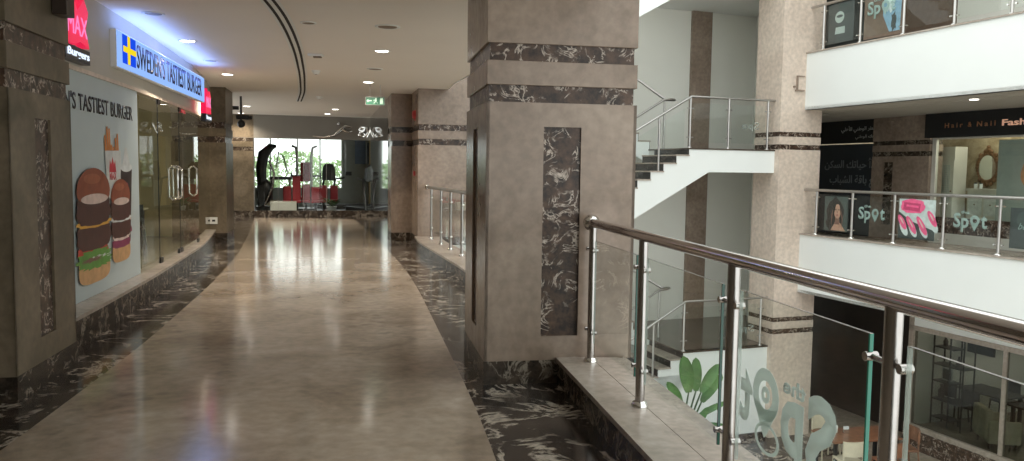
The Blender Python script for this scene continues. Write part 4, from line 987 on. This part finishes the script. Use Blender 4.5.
for dx, dz, r_ in ((0, .39, .08), (-.07, .36, .055), (.07, .36, .055), (0, .47, .045), (-.19, .28, .055), (.19, .28, .055), (-.18, -.28, .06), (.18, -.28, .06), (0, -.37, .07), (-.1, -.36, .055), (.1, -.36, .055)): q.sphere((mx+dx, my, mz+dz), r_, .035, r_, 8, 6)
q.build('carved_frame', MT['bronze'], t)
for k, (x, lab) in enumerate(((.80, 'small white jar on the dresser, beneath the cabinet side of the mirror'), (.93, 'small white jar on the dresser, beneath the middle of the mirror'))):
    t = thing('cosmetic_jar', lab, 'jar', SO+Matrix.Rotation(R(SR), 3, 'Z') @ Vector((x, D+.8, 1.27)), SR)
    MB().lathe([(.035, 0), (.04, .1), (.03, .11)]).build('jar_body', MT['paperwhite'], t); MB().lathe([(.032, .11), (.032, .14)]).build('lid', MT['black'], t)
# salon poster
t = thing('salon_poster', 'pale beauty poster with a face in orange tones on the salon window', 'poster', SO, SR)
MB().box(1.93, 3.6, D+.04, D+.05, .5, 2.32).build('poster_sheet', MT['gymwall'], t)
flat('printed_picture', [(blob(2.75, 1.6, .28, .42, .05, 4, seed=71, p=1), MT['orange']), (ell(2.82, 1.6, .2, .32), MT['skin']), (ell(2.75, 1.66, .035, .015), MT['hair']), (ell(2.9, 1.66, .035, .015), MT['hair']), (ell(2.82, 1.45, .05, .02), MT['lips'])], t, D+.039, .001)
q = MB(); q.box(5.4, LX, D, D+.1, 0, 3); struct(q.build('wall_balcony', MT['limelight'], loc=SO, rot=SR))
# light specks: marble base row under the salon glass
q = MB(); q.box(.42, 5.4, D-.02, D+.02, .26, .62); struct(q.build('trim_12', MT['emper'], loc=SO, rot=SR))
# upper floor shop wall
q = MB(); q.box(-3.3, -1.0, D-.5, D, 3.9, 6.86); q.cur = 1; q.box(-1.0, 1.2, D-.5, D, 3.9, 6.86); q.cur = 2; q.box(1.2, LX, D-.5, D, 3.9, 6.86)
struct(q.build('wall_upper', [MT['charcoal'], MT['brownpanel'], MT['offwhite']], loc=SO, rot=SR))
# soffit downlights on the right
for k, (bx, ax, lab) in enumerate(((1.45, -3.48, 'small lit downlight under the upper right-hand balcony'),)):
    t = thing('soffit_downlight', lab, 'ceiling light', at(bx, ax, 2.94))
    MB().lathe([(.08, -.01), (.1, -.004), (.1, 0)]).build('trim_ring', MT['white'], t); MB().cyl((0, 0, -.012), (0, 0, -.004), .075).build('lens', MT['lamp'], t)
q = MB()

# ------------------------------------------------------------------ ground floor
q = MB(); q.box(-14, 9, -22, 8, -LV-.1, -LV); struct(q.build('floor_ground', MT['gfloor'], loc=K, rot=TH))
q = MB(); q.box(-6.6, .04, .15, .25, -LV, 2.06-LV-.5); struct(q.build('wall_under_stair', MT['white'], loc=K, rot=TH))
q = MB(); q.box(-6.6, .02, .10, .15, -LV, -LV+.12); struct(q.build('baseboard_stair', MT['emperbase'], loc=K, rot=TH))
q = MB(); q.box(-6.6, .9, -1.3, .1, -LV, -LV+.012); struct(q.build('trim_13', MT['border'], loc=K, rot=TH))
# ground shops: frame SO; glass at y=2.0
GZ = -LV; GD_ = 2.0
q = MB(); q.box(-3.2, 1.25, 2.6, 2.7, GZ, -1.0); struct(q.build('wall_ground_dark', MT['brownblack'], loc=SO, rot=SR))
q = MB(); q.box(1.25, 1.37, GD_-.05, GD_+.08, GZ, -1.05); q.box(1.25, LX, GD_-.05, GD_+.08, -1.75, -1.65); q.box(1.25, LX, GD_-.08, GD_+.08, GZ+.42, GZ+.52); q.cur = 1; q.box(1.25, LX, GD_-.10, GD_+.08, GZ, GZ+.42); q.cur = 0; q.box(3.45, 3.53, GD_-.03, GD_+.05, GZ+.5, -1.7)
struct(q.build('trim_14', [MT['kerbstone'], MT['emper']], loc=SO, rot=SR))
struct(MB().box(1.37, 3.45, GD_, GD_+.012, GZ+.52, -1.75).build('window_9', MT['darkglass'], loc=SO, rot=SR))
struct(MB().box(3.53, 9, GD_, GD_+.012, GZ+.52, -1.75).build('window_10', MT['darkglass'], loc=SO, rot=SR))
struct(MB().box(1.25, LX, GD_-.03, GD_+.05, -1.65, -1.05).build('wall_ground_header', MT['white'], loc=SO, rot=SR))
q = MB(); q.box(-3.0, LX, 5.6, 5.7, GZ, -1.0); q.box(1.2, 1.3, GD_+.1, 7, GZ, -1); struct(q.build('wall_cafe', MT['offwhite'], loc=SO, rot=SR))
q = MB(); q.box(1.3, LX, GD_+.1, 7, GZ+.40, GZ+.44); struct(q.build('floor_cafe', MT['gfloor'], loc=SO, rot=SR))
def sp(x, y, z): return SO+Matrix.Rotation(R(SR), 3, 'Z') @ Vector((x, y, z))
CZ = GZ+.44
# shelf rack
t = thing('shelf_rack', 'tall black metal shelf rack inside the ground-floor cafe', 'shelf', sp(1.32, 2.62, CZ), SR)
for x in (0, .42, .75):
    for y in (0, .32): MB().box(x-.012, x+.012, y-.012, y+.012, 0, 2.05).build('post', MT['black'], t)
for z in (.15, .55, .95, 1.32, 1.7, 1.98): MB().box(-.12 if z in (.55, 1.32) else 0, .42 if z > 1.9 else .75 if z in (.55, 1.32) else .5, 0, .32, z, z+.025).build('shelf', MT['black'], t)
for k, (x, z, h, r_, lab) in enumerate(((.1, .58, .30, .06, 'dark bottle vase on the lower shelf of the cafe rack'), (.5, 1.35, .22, .05, 'small dark vase on the upper shelf of the cafe rack'), (.15, 1.73, .22, .045, 'slim dark vase on the top shelf of the cafe rack'))):
    tag(MB().lathe([(r_, 0), (r_*1.1, h*.5), (r_*.4, h*.75), (r_*.45, h)]).build('vase', MT['darkwood'], loc=sp(1.32+x, 2.78, CZ+z)), lab, 'vase')
t = thing('framed_picture', 'small framed picture standing on the cafe shelf rack', 'picture', sp(1.32+.22, 2.78, CZ+.98), SR)
MB().box(-.13, .13, 0, .02, 0, .28).build('frame', MT['paperwhite'], t); MB().box(-.1, .1, -.003, 0, .03, .25).build('print', MT['charcoal'], t)
t = thing('television', 'dark wall television beside the cafe shelf rack', 'television', sp(1.72, 3.5, CZ+1.55), SR)
MB().box(-.32, .32, 0, .06, 0, .38).build('casing', MT['black'], t); MB().box(-.30, .30, -.005, 0, .02, .36).build('screen', MT['screen'], t)
MB().box(-.05, .05, .06, 2.0, .12, .25).build('wall_mount', MT['black'], t)
for k, (x, y, w, lab) in enumerate(((1.75, 3.75, 1.3, 'long dark cafe table behind the ground-floor window'), (3.1, 3.55, .9, 'dark cafe table beside the cream armchair'))):
    p = sp(x, y, CZ); table(lab, p.x, p.y, p.z, SR, w, .75, MT['darkwood'], MT['black'])
for k, (x, y, r_, lab) in enumerate(((1.35, 3.25, 180, 'dark cafe chair at the end of the long dark table'), (1.95, 3.2, 180, 'dark cafe chair in front of the long dark table'), (1.7, 4.35, 0, 'dark cafe chair behind the long dark table'))):
    p = sp(x, y, CZ); chair(lab, p.x, p.y, p.z, SR+r_, MT['darkwood'], MT['darkwood'], group='dark chairs in the cafe')
p = sp(2.85, 2.7, CZ)
t = thing('armchair', 'low cream armchair behind the ground-floor cafe window', 'armchair', p, SR+150)
MB().box(-.33, .33, -.3, .3, .12, .42).build('seat', MT['cream'], t, bevel=.04); MB().box(-.33, .33, .2, .36, .2, .78).build('backrest', MT['cream'], t, bevel=.04)
for s_ in (-1, 1): MB().box(s_*.33-.05, s_*.33+.05, -.3, .3, .12, .58).build('armrest', MT['cream'], t, bevel=.03)
for sx in (-1, 1):
    for sy in (-1, 1): MB().cyl((sx*.27, sy*.25, 0), (sx*.27, sy*.25, .13), .02).build('leg', MT['darkwood'], t)
# people glimpsed in the cafe
def person(label, p, rot, shirt, hairm):
    t = thing('person', label, 'person', p, rot)
    me = bpy.data.meshes.new('body'); J = [(0, 0, .48), (0, .02, .75), (0, .02, .98), (0, .0, 1.07), (-.17, .02, .96), (-.22, -.12, .76), (-.1, -.32, .78), (.17, .02, .96), (.22, -.12, .76), (.1, -.32, .78),
                                               (-.1, 0, .46), (-.11, -.38, .47), (-.11, -.38, .04), (.1, 0, .46), (.11, -.38, .47), (.11, -.38, .04), (-.11, -.5, .03), (.11, -.5, .03)]
    Ed = [(0, 1), (1, 2), (2, 3), (2, 4), (4, 5), (5, 6), (2, 7), (7, 8), (8, 9), (0, 10), (10, 11), (11, 12), (0, 13), (13, 14), (14, 15), (12, 16), (15, 17)]
    me.from_pydata(J, Ed, []); o = bpy.data.objects.new('body', me); COL.objects.link(o); o.parent = t; me.materials.append(shirt)
    sk = o.modifiers.new('s', 'SKIN'); rad = [.13, .14, .11, .05, .06, .045, .03, .06, .045, .03, .09, .07, .045, .09, .07, .045, .03, .03]
    for i, v in enumerate(me.skin_vertices[0].data): v.radius = (rad[i], rad[i]*.85); v.use_root = (i == 0)
    sb_ = o.modifiers.new('u', 'SUBSURF'); sb_.levels = 1; sb_.render_levels = 2
    h = MB(); h.sphere((0, -.01, 1.2), .085, .1, .12); h.sphere((0, -.115, 1.19), .015, .02, .025); h.sphere((-.085, 0, 1.19), .015, .02, .03); h.sphere((.085, 0, 1.19), .015, .02, .03); hd = h.build('head', MT['skin'], t)
    q = MB(); q.sphere((-.035, -.1, 1.215), .012, .008, .008); q.sphere((.035, -.1, 1.215), .012, .008, .008); q.build('eye', MT['hair'], hd)
    MB().sphere((0, -.1, 1.145), .028, .01, .007).build('mouth', MT['lips'], hd)
    MB().sphere((0, .02, 1.235), .098, .1, .11).build('hair', hairm, t)
    for s_ in (-1, 1):
        q = MB(); q.sphere((s_*.1, -.36, .785), .035, .045, .018)
        for f in range(4): q.tube([(s_*.1+(f-1.5)*.018, -.38, .785), (s_*.1+(f-1.5)*.019, -.43, .79), (s_*.1+(f-1.5)*.019, -.455+.008*abs(f-1.5), .78)], .008, 6)
        q.tube([(s_*.1-s_*.03, -.36, .785), (s_*.1-s_*.055, -.395, .79)], .009, 6)
        q.build('hand', MT['skin'], t)
pr = sp(2.95, 4.2, CZ)
person('seated person in a dull pink top behind the dark cafe table', pr, SR+0, plain('dusty_pink_cloth', (.38, .17, .17), .8), MT['hair'])
chair('dark chair under the seated person in the cafe', pr.x, pr.y, pr.z, SR+0, MT['darkwood'], MT['darkwood'])
# middle hall tables by the glass: brown table with chairs
tp = Vector((6.85, 15.55, -LV))
table('brown wooden table on the ground floor below the etched glass logo', tp.x, tp.y, tp.z, 12, 1.5, .8, MT['wood'], MT['blackm'], 'wooden_table')
chair('brown slatted chair tucked at the front of the wooden table', tp.x+.35, tp.y-.62, tp.z, 190, MT['wood'], MT['wood'])
chair('cream-seated chair at the front of the wooden table by the etched letters', tp.x-.40, tp.y-.60, tp.z, 185, MT['cream'], MT['cream'])
chair('brown chair at the far end of the wooden table beside the green glass edge', tp.x+1.0, tp.y+.1, tp.z, 270, MT['wood'], MT['wood'])
chair('cream-seated chair behind the wooden table', tp.x-.35, tp.y+.62, tp.z, 10, MT['cream'], MT['cream'])
t = thing('napkin_holder', 'shiny metal napkin holder on the brown wooden table', 'napkin holder', (tp.x-.2, tp.y+.02, tp.z+.75), 12)
MB().box(-.06, .06, -.03, .03, 0, .09).build('holder', MT['chrome'], t, bevel=.005); MB().box(-.05, .05, -.02, .02, .08, .14).build('napkins', MT['paperwhite'], t)
tag(MB().lathe([(.035, 0), (.04, .09), (.042, .13), (.03, .14)]).build('drinking_glass', MT['socket'], loc=(tp.x-.38, tp.y+.08, tp.z+.75)), 'white cup beside the napkin holder on the wooden table', 'cup')
# big potted plant
t = thing('potted_banana_plant', 'tall green broad-leaved plant below the near glass railing', 'plant', (3.0, 13.9, -LV))
MB().lathe([(.25, 0), (.34, .55), (.36, .6), (.30, .58)]).build('pot', MT['pot'], t); MB().cyl((0, 0, .5), (0, 0, .56), .31).build('soil', MT['soil'], t)
def leaf(base, tip, width, droop=0.1, face=(0, -1, 0)):
    b, tp_ = Vector(base), Vector(tip); d = tp_-b; L = d.length; q = MB(); u = d.normalized(); w = u.cross(Vector(face)).normalized(); nn = w.cross(u)
    vs = []; n = 12
    for i in range(n+1):
        s_ = i/n; c = b+d*s_+nn*(-droop*math.sin(math.pi*s_*.5)**2*0)+Vector((0, 0, -droop*s_*s_)); ww = width*(math.sin(math.pi*min(1, s_*.92+.06))**.55)*(1 if i < n else .02)
        vs += [c-w*ww+nn*ww*.25, c, c+w*ww+nn*ww*.25]
    q._add(vs, [(3*i+k, 3*i+k+1, 3*i+3+k+1, 3*i+3+k) for i in range(n) for k in (0, 1)], True)
    q.build('leaf', MT['leaf'], t)
    MB().tube([(0, 0, .5), (b.x*.35, b.y*.35, .5+(b.z-.5)*.55), tuple(b)], [.03, .022, .014], 8).build('stalk', MT['leafdark'], t)
for (b, tp_, w) in (((.12, -.1, 2.02), (-.0, -.15, 2.80), .125), ((.27, .0, 2.02), (.25, .0, 2.74), .10), ((.0, -.1, 1.80), (-.27, -.15, 2.34), .085), ((.36, 0, 2.0), (.68, .05, 2.62), .10), ((.40, .1, 1.8), (.75, .1, 2.42), .10),
                    ((.2, -.2, 1.35), (.42, -.3, 1.95), .07), ((.0, -.2, 1.3), (.02, -.35, 1.8), .06), ((.25, -.2, 1.3), (.75, -.3, 1.6), .07), ((.2, .2, 1.3), (.95, .3, 1.42), .06), ((.1, -.2, 1.1), (.6, -.3, 1.25), .07), ((-.1, .2, 1.4), (-.35, .3, 1.75), .06), ((.0, -.2, 1.1), (-.25, -.3, 1.4), .06), ((.3, .1, 1.5), (.9, .2, 1.9), .06)):
    leaf(b, tp_, w, .12)

# ------------------------------------------------------------------ light
w = bpy.data.worlds.new('sky'); SC.world = w; w.use_nodes = True
bg = w.node_tree.nodes['Background']; bg.inputs[0].default_value = (.955, 1.0, .975, 1); bg.inputs[1].default_value = 2.25
def area(name, loc, rot, sx, sy, p, col=(1, 1, 1)):
    l = bpy.data.lights.new(name, 'AREA'); l.shape = 'RECTANGLE'; l.size = sx; l.size_y = sy; l.energy = p; l.color = col
    o = bpy.data.objects.new(name, l); COL.objects.link(o); o.location = loc; o.rotation_euler = rot; return o
for (x, y, z, p) in ((-7.6, 10.5, 3.0, 60), (-7.2, 13.4, 3.0, 60)):
    l = bpy.data.lights.new('shop_lamp', 'POINT'); l.energy = p; l.color = (1, .85, .6); l.shadow_soft_size = .1; o = bpy.data.objects.new('shop_lamp', l); COL.objects.link(o); o.location = (x, y, z)
p = sp(2.8, 4.0, -1.5); l = bpy.data.lights.new('cafe_lamp', 'POINT'); l.energy = 22; l.color = (1, .9, .75); l.shadow_soft_size = .15; o = bpy.data.objects.new('cafe_lamp', l); COL.objects.link(o); o.location = p
p = sp(1.3, D+.5, 2.75); l = bpy.data.lights.new('salon_lamp', 'POINT'); l.energy = 22; l.color = (1, .9, .7); l.shadow_soft_size = .15; o = bpy.data.objects.new('salon_lamp', l); COL.objects.link(o); o.location = p

# ------------------------------------------------------------------ camera
cam = bpy.data.cameras.new('camera'); cam.sensor_width = 36; cam.lens = 805/1024*36; cam.clip_start = .05; cam.clip_end = 300
co = bpy.data.objects.new('camera', cam); COL.objects.link(co); SC.camera = co
P_ = R(4.3); RO = .0136
fw = Vector((0, math.cos(P_), -math.sin(P_))); up0 = Vector((0, math.sin(P_), math.cos(P_))); rt0 = Vector((1, 0, 0))
c_, s_ = math.cos(RO), math.sin(RO)
rt = c_*rt0+s_*up0            # image x axis
up = -s_*rt0+c_*up0           # image -y axis
Mx = Matrix((rt, up, -fw)).transposed().to_4x4(); Mx.translation = (0, 0, 1.55)
co.matrix_world = Mx
SC.view_settings.view_transform = 'Standard'; SC.view_settings.look = 'None'; SC.view_settings.exposure = 0; SC.view_settings.gamma = 1
SC.cycles.max_bounces = 8; SC.cycles.transparent_max_bounces = 24; SC.cycles.sample_clamp_indirect = 4
